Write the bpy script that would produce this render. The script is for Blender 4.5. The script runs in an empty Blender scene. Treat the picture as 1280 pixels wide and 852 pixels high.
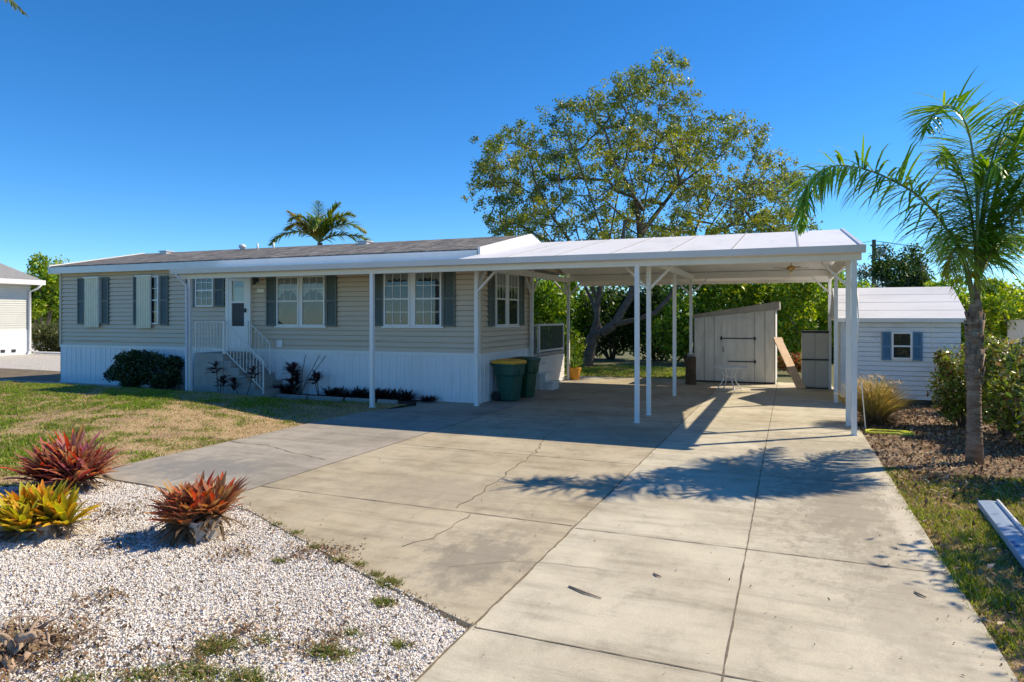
import bpy, math, random
import numpy as np
from mathutils import Vector, Matrix, noise

random.seed(7)
RNG = np.random.default_rng(7)
scn = bpy.context.scene
COL = scn.collection
R = math.radians
PI = math.pi

# ------------------------------------------------------------------ camera geometry (drone about 2.15 m above the drive)
H = 2.15
F = 853.0
YAW = R(22.13)
CA, SA = math.cos(YAW), math.sin(YAW)


def P(px, py, d):
    """world point seen at photo pixel (px, py) at depth d metres"""
    u = (px - 640) / F
    v = (397 - py) / F
    return Vector((d * (u * CA - SA), d * (u * SA + CA), H + d * v))


def G(px, py, z=0.0):
    """ground point seen at photo pixel"""
    d = (H - z) * F / (py - 397)
    p = P(px, py, d)
    return (p.x, p.y)


def XW(px, Y):
    u = (px - 640) / F
    return Y * (u * CA - SA) / (u * SA + CA)


def YW(px, X):
    u = (px - 640) / F
    return X * (u * SA + CA) / (u * CA - SA)


# ------------------------------------------------------------------ mesh builder
class MB:
    def __init__(s):
        s.v = []
        s.f = []

    def add(s, vs, fs):
        n = len(s.v)
        s.v += [Vector(v) for v in vs]
        s.f += [tuple(i + n for i in f) for f in fs]
        return s

    def box(s, x0, x1, y0, y1, z0, z1):
        if x0 > x1: x0, x1 = x1, x0
        if y0 > y1: y0, y1 = y1, y0
        if z0 > z1: z0, z1 = z1, z0
        vs = [(x0, y0, z0), (x1, y0, z0), (x1, y1, z0), (x0, y1, z0), (x0, y0, z1), (x1, y0, z1), (x1, y1, z1), (x0, y1, z1)]
        return s.add(vs, [(0, 3, 2, 1), (4, 5, 6, 7), (0, 1, 5, 4), (1, 2, 6, 5), (2, 3, 7, 6), (3, 0, 4, 7)])

    def bar(s, p, q, w, h, up=(0, 0, 1)):
        p, q = Vector(p), Vector(q)
        d = (q - p).normalized()
        up = Vector(up)
        if abs(d.dot(up)) > .99: up = Vector((1, 0, 0))
        a = d.cross(up).normalized() * (w / 2)
        b = a.cross(d).normalized() * (h / 2)
        vs = [p - a - b, p + a - b, p + a + b, p - a + b, q - a - b, q + a - b, q + a + b, q - a + b]
        return s.add(vs, [(0, 3, 2, 1), (4, 5, 6, 7), (0, 1, 5, 4), (1, 2, 6, 5), (2, 3, 7, 6), (3, 0, 4, 7)])

    def tube(s, pts, rad, n=8, cap=True):
        pts = [Vector(p) for p in pts]
        if not hasattr(rad, '__len__'): rad = [rad] * len(pts)
        rings = []
        a = None
        for i, p in enumerate(pts):
            d = (pts[min(i + 1, len(pts) - 1)] - pts[max(i - 1, 0)]).normalized()
            if a is None:
                a = d.orthogonal().normalized()
            a = (a - d * a.dot(d)).normalized()
            b = d.cross(a)
            rings.append([p + (a * math.cos(2 * PI * k / n) + b * math.sin(2 * PI * k / n)) * rad[i] for k in range(n)])
        vs = [v for r in rings for v in r]
        fs = []
        for i in range(len(pts) - 1):
            for k in range(n):
                k2 = (k + 1) % n
                fs.append((i * n + k, i * n + k2, (i + 1) * n + k2, (i + 1) * n + k))
        if cap:
            fs.append(tuple(range(n))[::-1])
            fs.append(tuple((len(pts) - 1) * n + k for k in range(n)))
        return s.add(vs, fs)

    def lathe(s, prof, n=24, c=(0, 0, 0), sx=1, sy=1):
        vs = []
        for r, z in prof:
            for k in range(n):
                t = 2 * PI * k / n
                vs.append((c[0] + r * sx * math.cos(t), c[1] + r * sy * math.sin(t), c[2] + z))
        fs = []
        for i in range(len(prof) - 1):
            for k in range(n):
                k2 = (k + 1) % n
                fs.append((i * n + k, i * n + k2, (i + 1) * n + k2, (i + 1) * n + k))
        fs.append(tuple(range(n))[::-1])
        fs.append(tuple((len(prof) - 1) * n + k for k in range(n)))
        return s.add(vs, fs)

    def prism(s, poly, axis, a, b):
        """poly of 2-D points; axis 'x': (y,z), 'y': (x,z), 'z': (x,y)"""
        def mk(p, t):
            return {'x': (t, p[0], p[1]), 'y': (p[0], t, p[1]), 'z': (p[0], p[1], t)}[axis]
        n = len(poly)
        vs = [mk(p, a) for p in poly] + [mk(p, b) for p in poly]
        fs = [tuple(range(n)), tuple(range(2 * n - 1, n - 1, -1))]
        for i in range(n):
            j = (i + 1) % n
            fs.append((i, n + i, n + j, j))
        return s.add(vs, fs)

    def strip(s, prof, axis, a, b):
        """open profile extruded"""
        def mk(p, t):
            return {'x': (t, p[0], p[1]), 'y': (p[0], t, p[1]), 'z': (p[0], p[1], t)}[axis]
        n = len(prof)
        vs = [mk(p, a) for p in prof] + [mk(p, b) for p in prof]
        return s.add(vs, [(i, i + 1, n + i + 1, n + i) for i in range(n - 1)])

    def xf(s, M):
        s.v = [M @ v for v in s.v]
        return s

    def build(s, name, mat, parent=None, smooth=False, world=True, recalc=True, bevel=0):
        off = Vector((0, 0, 0))
        if parent is not None and world:
            o = parent
            while o is not None:
                off += o.location
                o = o.parent
        me = bpy.data.meshes.new(name)
        me.from_pydata([tuple(v - off) for v in s.v], [], s.f)
        if recalc:
            import bmesh
            bm = bmesh.new()
            bm.from_mesh(me)
            bmesh.ops.recalc_face_normals(bm, faces=bm.faces)
            bm.to_mesh(me)
            bm.free()
        me.materials.append(mat)
        if smooth:
            me.polygons.foreach_set('use_smooth', [True] * len(me.polygons))
        ob = bpy.data.objects.new(name, me)
        COL.objects.link(ob)
        ob.parent = parent
        if bevel:
            m = ob.modifiers.new('edge', 'BEVEL')
            m.width = bevel
            m.segments = 2
            m.limit_method = 'ANGLE'
        return ob


def np_mesh(name, V, Fc, mat, parent=None, cols=None, smooth=False):
    """V (n,3), Fc (m,k) all the same k; cols (n,3) per vertex"""
    me = bpy.data.meshes.new(name)
    n, (m, k) = len(V), Fc.shape
    me.vertices.add(n)
    me.vertices.foreach_set('co', np.asarray(V, dtype=np.float32).ravel())
    me.loops.add(m * k)
    me.loops.foreach_set('vertex_index', Fc.astype(np.int32).ravel())
    me.polygons.add(m)
    me.polygons.foreach_set('loop_start', np.arange(0, m * k, k, dtype=np.int32))
    me.polygons.foreach_set('loop_total', np.full(m, k, dtype=np.int32))
    if smooth:
        me.polygons.foreach_set('use_smooth', np.ones(m, dtype=bool))
    me.update(calc_edges=True)
    if cols is not None:
        a = me.color_attributes.new('Col', 'FLOAT_COLOR', 'POINT')
        c4 = np.ones((n, 4), dtype=np.float32)
        c4[:, :3] = cols
        a.data.foreach_set('color', c4.ravel())
    me.materials.append(mat)
    ob = bpy.data.objects.new(name, me)
    COL.objects.link(ob)
    ob.parent = parent
    return ob


def tag(o, label, cat, group=None, kind=None):
    if label: o['label'] = label
    if cat: o['category'] = cat
    if group: o['group'] = group
    if kind: o['kind'] = kind
    return o


def thing(name, label, cat, loc=(0, 0, 0), rz=0, group=None):
    o = bpy.data.objects.new(name, None)
    o.empty_display_size = .2
    COL.objects.link(o)
    o.location = loc
    o.rotation_euler = (0, 0, rz)
    return tag(o, label, cat, group)


def structure(o):
    o['kind'] = 'structure'
    return o


def copy_tree(o, parent=None):
    c = o.copy()
    COL.objects.link(c)
    c.parent = parent
    for ch in list(o.children):
        copy_tree(ch, c)
    return c


# ------------------------------------------------------------------ materials
def lin(c):
    return tuple(((x / 12.92) if x <= .04045 else ((x + .055) / 1.055) ** 2.4) for x in c)


class NT:
    def __init__(s, name):
        s.m = bpy.data.materials.new(name)
        s.m.use_nodes = True
        s.t = s.m.node_tree
        s.b = s.t.nodes['Principled BSDF']
        s.out = s.t.nodes['Material Output']

    def n(s, kind, **kw):
        nd = s.t.nodes.new(kind)
        for k, v in kw.items():
            if k in nd.inputs:
                nd.inputs[k].default_value = v
            else:
                setattr(nd, k, v)
        return nd

    def l(s, a, b):
        s.t.links.new(a, b)

    def coord(s, scale=(1, 1, 1)):
        tc = s.n('ShaderNodeTexCoord')
        mp = s.n('ShaderNodeMapping')
        mp.inputs['Scale'].default_value = scale
        s.l(tc.outputs['Object'], mp.inputs['Vector'])
        return mp.outputs['Vector']

    def noise(s, scale, detail=4, rough=.55, sc=(1, 1, 1)):
        nd = s.n('ShaderNodeTexNoise')
        nd.inputs['Scale'].default_value = scale
        nd.inputs['Detail'].default_value = detail
        nd.inputs['Roughness'].default_value = rough
        s.l(s.coord(sc), nd.inputs['Vector'])
        return nd.outputs['Fac']

    def ramp(s, fac, stops):
        r = s.n('ShaderNodeValToRGB')
        els = r.color_ramp.elements
        while len(els) < len(stops): els.new(.5)
        for e, (p, c) in zip(els, stops):
            e.position = p
            e.color = (*c, 1)
        s.l(fac, r.inputs['Fac'])
        return r.outputs['Color']

    def mix(s, fac, a, b, mode='MIX'):
        m = s.n('ShaderNodeMix', data_type='RGBA', blend_type=mode)
        for sock, val in ((m.inputs[0], fac), (m.inputs[6], a), (m.inputs[7], b)):
            if hasattr(val, 'is_output') or isinstance(val, bpy.types.NodeSocket):
                s.l(val, sock)
            elif isinstance(val, (int, float)):
                sock.default_value = val
            else:
                sock.default_value = (*val, 1)
        return m.outputs[2]

    def base(s, c):
        if isinstance(c, bpy.types.NodeSocket):
            s.l(c, s.b.inputs['Base Color'])
        else:
            s.b.inputs['Base Color'].default_value = (*c, 1)

    def bump(s, h, strength=.3, dist=.01):
        b = s.n('ShaderNodeBump')
        b.inputs['Strength'].default_value = strength
        b.inputs['Distance'].default_value = dist
        s.l(h, b.inputs['Height'])
        s.l(b.outputs['Normal'], s.b.inputs['Normal'])

    def rough(s, v):
        s.b.inputs['Roughness'].default_value = v
        return s


def simple(name, col, rough=.6, var=.12, scale=3, metal=0, bump=0, bscale=60, spec=.5):
    t = NT(name)
    c1 = tuple(x * (1 - var) for x in col)
    c2 = tuple(min(x * (1 + var), 1) for x in col)
    f = t.noise(scale, 6, .62)
    t.base(t.ramp(f, [(.3, c1), (.7, c2)]))
    t.b.inputs['Roughness'].default_value = rough
    t.b.inputs['Metallic'].default_value = metal
    t.b.inputs['Specular IOR Level'].default_value = spec
    if bump:
        t.bump(t.noise(bscale, 3), bump, .01)
    return t.m


def dirty(name, col, dirt, rough=.5, lo=.5, hi=.75, scale=2.5, sc=(1, 1, 1), amount=.6):
    t = NT(name)
    f = t.noise(scale, 8, .65, sc)
    r = t.ramp(f, [(lo, (0, 0, 0)), (hi, (amount,) * 3)])
    f2 = t.noise(scale * 9, 4, .6, sc)
    c = t.mix(.12, col, t.ramp(f2, [(.3, tuple(x * .6 for x in col)), (.7, col)]))
    t.base(t.mix(r, c, dirt))
    t.b.inputs['Roughness'].default_value = rough
    return t.m


def leafmat(name, trans=.35, rough=.45, gloss=.4):
    t = NT(name)
    at = t.n('ShaderNodeAttribute', attribute_name='Col')
    t.l(at.outputs['Color'], t.b.inputs['Base Color'])
    t.b.inputs['Roughness'].default_value = rough
    t.b.inputs['Specular IOR Level'].default_value = gloss
    tr = t.n('ShaderNodeBsdfTranslucent')
    hs = t.n('ShaderNodeHueSaturation')
    hs.inputs['Value'].default_value = 1.5
    hs.inputs['Saturation'].default_value = 1.15
    hs.inputs['Hue'].default_value = .49
    t.l(at.outputs['Color'], hs.inputs['Color'])
    t.l(hs.outputs['Color'], tr.inputs['Color'])
    mx = t.n('ShaderNodeMixShader')
    mx.inputs[0].default_value = trans
    t.l(t.b.outputs[0], mx.inputs[1])
    t.l(tr.outputs[0], mx.inputs[2])
    t.l(mx.outputs[0], t.out.inputs['Surface'])
    return t.m


def vcol(name, rough=.8, nscale=40, amt=.35, bump=.3, bscale=80, dist=.02):
    t = NT(name)
    at = t.n('ShaderNodeAttribute', attribute_name='Col')
    f = t.noise(nscale, 6, .7)
    g = t.ramp(f, [(.25, (1 - amt,) * 3), (.75, (1 + amt,) * 3)])
    t.base(t.mix(1.0, at.outputs['Color'], g, 'MULTIPLY'))
    t.b.inputs['Roughness'].default_value = rough
    t.b.inputs['Specular IOR Level'].default_value = .2
    if bump: t.bump(t.noise(bscale, 5, .7), bump, dist)
    return t.m


M = {}
M['white'] = dirty('white_metal', (.80, .80, .78), (.55, .53, .48), .38, .45, .8, 1.5, amount=.35)
M['roofwhite'] = dirty('white_roof_panel', (.82, .82, .83), (.42, .41, .39), .45, .48, .85, 1.2, (1, .35, 1), .5)
M['gutter'] = simple('gutter_metal', (.66, .66, .66), .35, .04, 2)
M['beam'] = simple('white_beam_bounce', (.80, .77, .69), .5, .05, 2)  # white beams; warm bounce from the ground is mixed into their colour
M['siding'] = dirty('tan_siding', (.66, .54, .40), (.56, .46, .34), .5, .4, .8, 1.2, (1, 1, 3), .5)
M['skirt'] = dirty('white_skirting', (.79, .80, .81), (.50, .47, .42), .4, .5, .85, 1.3, (3, 3, .5), .4)
M['shutter'] = simple('grey_green_shutter', (.115, .142, .130), .5, .1, 4)
M['shutterblue'] = simple('blue_shutter', (.10, .21, .33), .5, .15, 4)
M['storm'] = simple('cream_storm_panel', (.84, .78, .60), .4, .06, 3)
M['frame'] = simple('window_frame_white', (.82, .82, .80), .4, .03, 3)
M['curtain'] = simple('lace_curtain', (.38, .37, .35), .9, .25, 30)
M['lace'] = simple('dim_lace', (.07, .068, .063), .9, .8, 25)
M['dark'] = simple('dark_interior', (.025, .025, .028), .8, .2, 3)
M['black'] = simple('black_rubber', (.02, .02, .02), .6, .2, 10)
M['ceil'] = simple('carport_ceiling', (.72, .70, .66), .5, .06, 2)
M['concrete_block'] = simple('grey_concrete_step', (.36, .35, .32), .85, .16, 5, bump=.3)
M['edging'] = simple('concrete_edging', (.34, .32, .29), .9, .15, 8, bump=.3)
M['bin_green'] = simple('dark_green_plastic', (.008, .085, .058), .42, .15, 6)
M['bin_green2'] = simple('bottle_green_plastic', (.010, .075, .035), .42, .15, 6)
M['bin_lid'] = simple('amber_plastic', (.85, .42, .03), .45, .1, 6)
M['pot_amber'] = simple('amber_glazed_pot', (.62, .27, .02), .4, .12, 5)
M['pot_grey'] = simple('grey_planter', (.38, .36, .33), .85, .2, 8, bump=.2)
M['shed'] = dirty('weathered_white_board', (.84, .825, .78), (.36, .34, .31), .75, .4, .8, 1.6, (3, 3, .6), .6)
M['shed_trim'] = simple('tan_roof_edge', (.36, .33, .29), .8, .2, 4)
M['hutsiding'] = dirty('white_lap_siding', (.82, .82, .82), (.42, .43, .36), .55, .56, .75, .8, (1, 1, 1.4), .55)
M['hutroof'] = dirty('white_hut_roof', (.80, .80, .80), (.5, .5, .5), .5, .45, .8, 1.0, (.5, 1, 3), .5)
M['cabinet'] = simple('taupe_plastic', (.50, .46, .40), .5, .06, 3)
M['plank'] = simple('raw_pine', (.70, .50, .33), .7, .15, 6)
M['iron'] = simple('dark_iron', (.03, .03, .03), .5, .2, 10)
M['tablewhite'] = simple('white_patio_metal', (.78, .77, .73), .4, .05, 4)
M['hose'] = simple('yellow_hose', (.72, .75, .06), .4, .05, 4)
M['bluewhite'] = dirty('pale_metal_shade_blue', (.34, .43, .56), (.42, .45, .48), .3, .5, .8, 3, amount=.4)  # bluish shade on the pale channel is put into its base colour
M['bluemark'] = simple('blue_sticker', (.02, .10, .32), .4, .1, 4)
M['brass'] = simple('brass', (.55, .38, .12), .3, .1, 5, metal=.8)
M['trunkwood'] = simple('bark_dark', (.13, .108, .088), .95, .35, 5, bump=.8, bscale=18)
M['palmbark'] = dirty('palm_bark', (.20, .125, .08), (.36, .29, .22), .95, .42, .62, 5, (1, 1, 3), .8)
M['stalk'] = simple('palm_stalk', (.16, .20, .06), .6, .2, 6)
M['driftwood'] = simple('grey_driftwood', (.34, .25, .18), .95, .45, 9, bump=.8, bscale=25)
M['grey_siding'] = simple('pale_grey_siding', (.56, .57, .53), .6, .05, 2)
M['leaf'] = leafmat('leaf')
M['leafgloss'] = leafmat('glossy_leaf', .25, .3, .5)
M['petal'] = leafmat('bromeliad_leaf', .38, .5, .15)
M['grass'] = leafmat('grass_blade', .3, .6, .2)
M['litter'] = leafmat('dead_leaf', .1, .8, .1)


def glassmat():
    t = NT('window_glass')
    t.b.inputs['Base Color'].default_value = (1, 1, 1, 1)
    gl = t.n('ShaderNodeBsdfGlossy')
    gl.inputs['Roughness'].default_value = .02
    gl.inputs['Color'].default_value = (.9, .95, 1, 1)
    tr = t.n('ShaderNodeBsdfTransparent')
    tr.inputs['Color'].default_value = (.80, .84, .84, 1)
    fr = t.n('ShaderNodeFresnel')
    fr.inputs['IOR'].default_value = 1.6
    geo = t.n('ShaderNodeNewGeometry')
    bk = t.n('ShaderNodeMath', operation='MULTIPLY_ADD')
    bk.inputs[1].default_value = (1 / 1.6 - 1.6)
    bk.inputs[2].default_value = 1.6
    t.l(geo.outputs['Backfacing'], bk.inputs[0])
    t.l(bk.outputs[0], fr.inputs['IOR'])
    mx = t.n('ShaderNodeMixShader')
    t.l(fr.outputs[0], mx.inputs[0])
    t.l(tr.outputs[0], mx.inputs[1])
    t.l(gl.outputs[0], mx.inputs[2])
    t.l(mx.outputs[0], t.out.inputs['Surface'])
    return t.m


M['glass'] = glassmat()


def screenmat():
    t = NT('tinted_screen')
    gl = t.n('ShaderNodeBsdfDiffuse')
    gl.inputs['Color'].default_value = (.10, .12, .12, 1)
    tr = t.n('ShaderNodeBsdfTransparent')
    tr.inputs['Color'].default_value = (.75, .8, .78, 1)
    mx = t.n('ShaderNodeMixShader')
    mx.inputs[0].default_value = .38
    t.l(tr.outputs[0], mx.inputs[1])
    t.l(gl.outputs[0], mx.inputs[2])
    t.l(mx.outputs[0], t.out.inputs['Surface'])
    return t.m


M['screen'] = screenmat()


def shingles():
    t = NT('brown_grey_shingles')
    br = t.n('ShaderNodeTexBrick')
    br.offset = .5
    br.inputs['Scale'].default_value = 1
    br.inputs['Brick Width'].default_value = .33
    br.inputs['Row Height'].default_value = .145
    br.inputs['Mortar Size'].default_value = .008
    br.inputs['Color1'].default_value = (.072, .070, .070, 1)
    br.inputs['Color2'].default_value = (.20, .20, .20, 1)
    br.inputs['Mortar'].default_value = (.05, .045, .04, 1)
    t.l(t.coord(), br.inputs['Vector'])
    f = t.noise(14, 5, .7)
    f3 = t.noise(1.0, 5, .75, (5, 1.6, 1))
    c = t.mix(.4, br.outputs['Color'], t.ramp(f, [(.3, (.05, .046, .042)), (.7, (.25, .247, .245))]))
    c = t.mix(1, c, t.ramp(f3, [(.4, (.50, .50, .50)), (.6, (1.5, 1.45, 1.36))]), 'MULTIPLY')
    t.base(c)
    t.rough(.95)
    t.bump(t.noise(60, 3), .4, .01)
    return t.m


M['shingle'] = shingles()
M['shingle_grey'] = simple('grey_shingle', (.26, .26, .26), .95, .3, 8)


def concrete(name, c1, c2, c3, stain=.5, swirl=False):
    t = NT(name)
    f = t.noise(.55, 8, .6)
    base = t.ramp(f, [(.3, c1), (.5, c2), (.72, c3)])
    f2 = t.noise(3.2, 10, .72, (1, .55, 1))
    base = t.mix(1, base, t.ramp(f2, [(.28, (.70, .69, .68)), (.46, (.95, .95, .95)), (.7, (1.06, 1.06, 1.05))]), 'MULTIPLY')
    f6 = t.noise(1.0, 6, .7, (.7, 4.5, 1))
    base = t.mix(1, base, t.ramp(f6, [(.33, (.76, .75, .74)), (.5, (1, 1, 1)), (.7, (1.07, 1.06, 1.04))]), 'MULTIPLY')
    f3 = t.noise(.9, 9, .75)
    st = t.ramp(f3, [(.50, (0, 0, 0)), (.66, (stain,) * 3)])
    base = t.mix(st, base, tuple(x * .52 for x in c1))
    f4 = t.noise(60, 4, .8)
    base = t.mix(1, base, t.ramp(f4, [(.3, (.86, .86, .86)), (.7, (1.1, 1.1, 1.1))]), 'MULTIPLY')
    # small dark specks
    f5 = t.noise(22, 3, .5)
    sp = t.ramp(f5, [(.70, (0, 0, 0)), (.76, (.5,) * 3)])
    base = t.mix(sp, base, (.12, .10, .08))
    t.base(base)
    t.rough(.86)
    t.b.inputs['Specular IOR Level'].default_value = .3
    t.bump(t.noise(45, 6, .7), .25, .01)
    return t


def masked(t, cx, cy, rx, ry, amt, col, nscale=3.0):
    """an old oil and tyre stain with a shape of its own"""
    lk = t.b.inputs['Base Color'].links[0].from_socket
    vm = t.n('ShaderNodeVectorMath', operation='SUBTRACT'); vm.inputs[1].default_value = (cx, cy, 0)
    t.l(t.coord(), vm.inputs[0])
    v2 = t.n('ShaderNodeVectorMath', operation='DIVIDE'); v2.inputs[1].default_value = (rx, ry, 1)
    t.l(vm.outputs[0], v2.inputs[0])
    ln = t.n('ShaderNodeVectorMath', operation='LENGTH'); t.l(v2.outputs[0], ln.inputs[0])
    f = t.noise(nscale, 9, .72, (1.3, .7, 1))
    ad = t.n('ShaderNodeMath', operation='MULTIPLY_ADD'); ad.inputs[1].default_value = 3.2
    t.l(f, ad.inputs[0]); sb = t.n('ShaderNodeMath', operation='SUBTRACT'); sb.inputs[0].default_value = -.72
    t.l(ln.outputs['Value'], sb.inputs[1]); t.l(sb.outputs[0], ad.inputs[2])
    r = t.ramp(ad.outputs[0], [(.05, (0, 0, 0)), (.6, (amt,) * 3)])
    t.base(t.mix(r, lk, col))


_t = concrete('driveway_concrete', (.42, .375, .28), (.535, .495, .385), (.60, .56, .445), .3)
masked(_t, .55, 8.9, 1.1, 3.6, .62, (.24, .205, .16), 5)
masked(_t, 1.12, 8.2, .16, 2.6, .6, (.62, .57, .46), 3)
masked(_t, .2, 12.5, 1.6, 2.2, .5, (.30, .265, .21))
masked(_t, .75, 5.6, .5, 1.5, .5, (.33, .29, .23))
M['drive'] = _t.m
_t = concrete('old_concrete', (.35, .295, .195), (.45, .395, .285), (.51, .455, .34), .4)
masked(_t, -2.6, 5.6, .7, 1.1, .7, (.22, .20, .16), 4)
masked(_t, -4.2, 7.6, 1.6, 1.3, .5, (.30, .265, .20), 2.2)
masked(_t, -3.2, 12.3, 2.6, 1.6, .45, (.30, .265, .20), 2)
M['apron'] = _t.m
_t = concrete('grey_concrete', (.29, .265, .215), (.37, .34, .285), (.43, .40, .335), .45)
masked(_t, -7.8, 7.4, 1.6, 1.1, .9, (.22, .215, .20))
masked(_t, -7.6, 11.5, 1.6, 1.8, .5, (.26, .25, .22))
M['greyslab'] = _t.m
M['joint'] = simple('joint_dirt', (.17, .14, .10), .95, .4, 20)
M['groundmix'] = vcol('ground_cover', .95, 30, .4, .5, 60, .03)


def grounds():
    t = NT('open_ground')
    f = t.noise(.35, 8, .65)
    f2 = t.noise(6, 6, .7)
    a = t.ramp(f, [(.35, (.075, .11, .03)), (.55, (.13, .13, .055)), (.7, (.20, .16, .10))])
    t.base(t.mix(.5, a, t.ramp(f2, [(.3, (.05, .07, .02)), (.7, (.20, .19, .10))])))
    t.rough(.95)
    t.bump(t.noise(20, 6), .6, .05)
    return t.m


M['ground'] = grounds()


def gravelbase(name, dark, mid, light, scale=42):
    t = NT(name)
    vo = t.n('ShaderNodeTexVoronoi')
    vo.inputs['Scale'].default_value = scale
    t.l(t.coord(), vo.inputs['Vector'])
    cellc = t.ramp(vo.outputs['Color'], [(.1, mid), (.6, light)])
    edge = t.ramp(vo.outputs['Distance'], [(.28, (0, 0, 0)), (.6, (1, 1, 1))])
    c = t.mix(edge, cellc, dark)
    f = t.noise(1.6, 6, .7)
    c = t.mix(t.ramp(f, [(.55, (0, 0, 0)), (.75, (.7, .7, .7))]), c, (.30, .24, .17))
    t.base(c)
    t.rough(.9)
    b = t.n('ShaderNodeBump')
    b.inputs['Strength'].default_value = .7
    b.inputs['Distance'].default_value = .012
    b.invert = True
    t.l(vo.outputs['Distance'], b.inputs['Height'])
    t.l(b.outputs['Normal'], t.b.inputs['Normal'])
    return t.m


M['gravel'] = gravelbase('white_gravel', (.55, .50, .44), (.72, .69, .65), (.84, .82, .79), 70)
M['chip'] = vcol('marble_chip', .7, 30, .1, 0)


# ------------------------------------------------------------------ foliage tools
def jitter_cols(n, palette, var=.18):
    pal = np.array(palette)
    idx = RNG.integers(0, len(pal), n)
    c = pal[idx] * (1 + RNG.normal(0, var, (n, 1)))
    return np.clip(c * (1 + RNG.normal(0, .05, (n, 3))), .003, 1)


def leaves(C, size, palette, aspect=.5, up=.3, var=.2, colsin=None, droop=0):
    """kite shaped leaves at centres C"""
    n = len(C)
    d = RNG.normal(0, 1, (n, 3))
    d[:, 2] -= droop
    d /= np.linalg.norm(d, axis=1, keepdims=True)
    nn = RNG.normal(0, 1, (n, 3))
    nn[:, 2] += up * 3
    s = np.cross(d, nn)
    s /= np.linalg.norm(s, axis=1, keepdims=True) + 1e-9
    nrm = np.cross(s, d)
    L = size * RNG.uniform(.6, 1.3, (n, 1))
    Wd = L * aspect * .5
    V = np.stack([C - d * L * .5, C + s * Wd + nrm * L * .08, C + d * L * .5, C - s * Wd + nrm * L * .08], 1).reshape(-1, 3)
    Fc = np.arange(4 * n).reshape(n, 4)
    cols = jitter_cols(n, palette, var) if colsin is None else colsin
    return V, Fc, np.repeat(cols, 4, axis=0)


def blob_points(n, rad, lobes=14, seed=0, fill=.35, flat=.0):
    """points spread through an uneven lobed crown of radii rad, centred on 0, more at the surface"""
    r = np.random.default_rng(seed)
    c = r.normal(0, 1, (lobes, 3))
    c /= np.linalg.norm(c, axis=1, keepdims=True)
    c *= r.uniform(.35, .72, (lobes, 1))
    lr = r.uniform(.22, .45, lobes)
    k = r.integers(0, lobes, n)
    d = r.normal(0, 1, (n, 3))
    d /= np.linalg.norm(d, axis=1, keepdims=True)
    rr = r.uniform(fill, 1.0, (n, 1)) ** .6 * (1 + .10 * r.normal(0, 1, (n, 1)))
    p = c[k] + d * rr * lr[k][:, None]
    return p * np.array(rad)


def bush(name, label, cat, base, rad, n, size, palette, group=None, seed=0, trunk_h=0, mat='leaf', lobes=14, aspect=.5, stems=5, zc=None, fill=.35, rz=0, aslist=False):
    """leafy bush or far tree: crown + stems; origin on the ground"""
    t = thing(name, label, cat, (base[0], base[1], base[2] if len(base) > 2 else -.03), rz, group)
    p = blob_points(n, rad, lobes, seed, fill)
    zc = rad[2] * .85 + trunk_h if zc is None else zc
    p[:, 2] += zc
    p = p[p[:, 2] > .03]
    V, Fc, Cc = leaves(p, size, palette, aspect)
    np_mesh('crown', V, Fc, M[mat], t, Cc)
    m = MB()
    r = random.Random(seed + 5)
    for i in range(stems):
        a = r.uniform(0, 2 * PI)
        e = Vector((math.cos(a) * rad[0] * .55, math.sin(a) * rad[1] * .55, zc + r.uniform(-.2, .5) * rad[2]))
        b = Vector((math.cos(a) * rad[0] * .06, math.sin(a) * rad[1] * .06, -.05))
        mid = b.lerp(e, .5) + Vector((r.uniform(-.1, .1) * rad[0], r.uniform(-.1, .1) * rad[1], .12 * rad[2]))
        q = max(rad[2] * .03, .008) * (1.6 if trunk_h > .5 else 1)
        m.tube([b, mid, e], [q, q * .6, q * .2], 6)
    m.build('stem' if trunk_h < .5 else 'trunk', M['trunkwood'], t, True, world=False)
    return t


def grow(seedpaths, attractors, start, bend=.12, step=.7, seed=1):
    """simple branching skeleton: returns pos list, parent list, leaf indices"""
    r = random.Random(seed)
    pos, par, inert = [], [], []
    for path in seedpaths:
        prev = None
        for i, p in enumerate(path):
            p = Vector(p)
            if i == 0 and pos:
                j = min(range(len(pos)), key=lambda k: (pos[k] - p).length)
                prev = j
                continue
            pos.append(p)
            par.append(prev if prev is not None else -1)
            prev = len(pos) - 1
    at = sorted([Vector(a) for a in attractors], key=lambda a: (a - Vector(start)).length)
    tips = []
    base_n = len(pos)
    for a in at:
        arr = np.array([tuple(p) for p in pos])
        dv = np.array(tuple(a)) - arr
        dist = np.linalg.norm(dv, axis=1)
        cost = dist + np.where(dv[:, 2] < 0, .9 * -dv[:, 2], 0) - .10 * arr[:, 2]
        cost[:2] += 5
        j = int(np.argmin(cost))
        p0 = pos[j]
        L = (a - p0).length
        k = max(1, int(L / step))
        prev = j
        side = Vector((r.uniform(-1, 1), r.uniform(-1, 1), r.uniform(-.4, .8))) * L * bend
        for i in range(1, k + 1):
            f = i / k
            q = p0.lerp(a, f) + side * math.sin(PI * f) + Vector([r.uniform(-.06, .06) for _ in range(3)]) * (0 if i == k else 1)
            pos.append(q)
            par.append(prev)
            prev = len(pos) - 1
        tips.append(prev)
    return pos, par, tips


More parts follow.
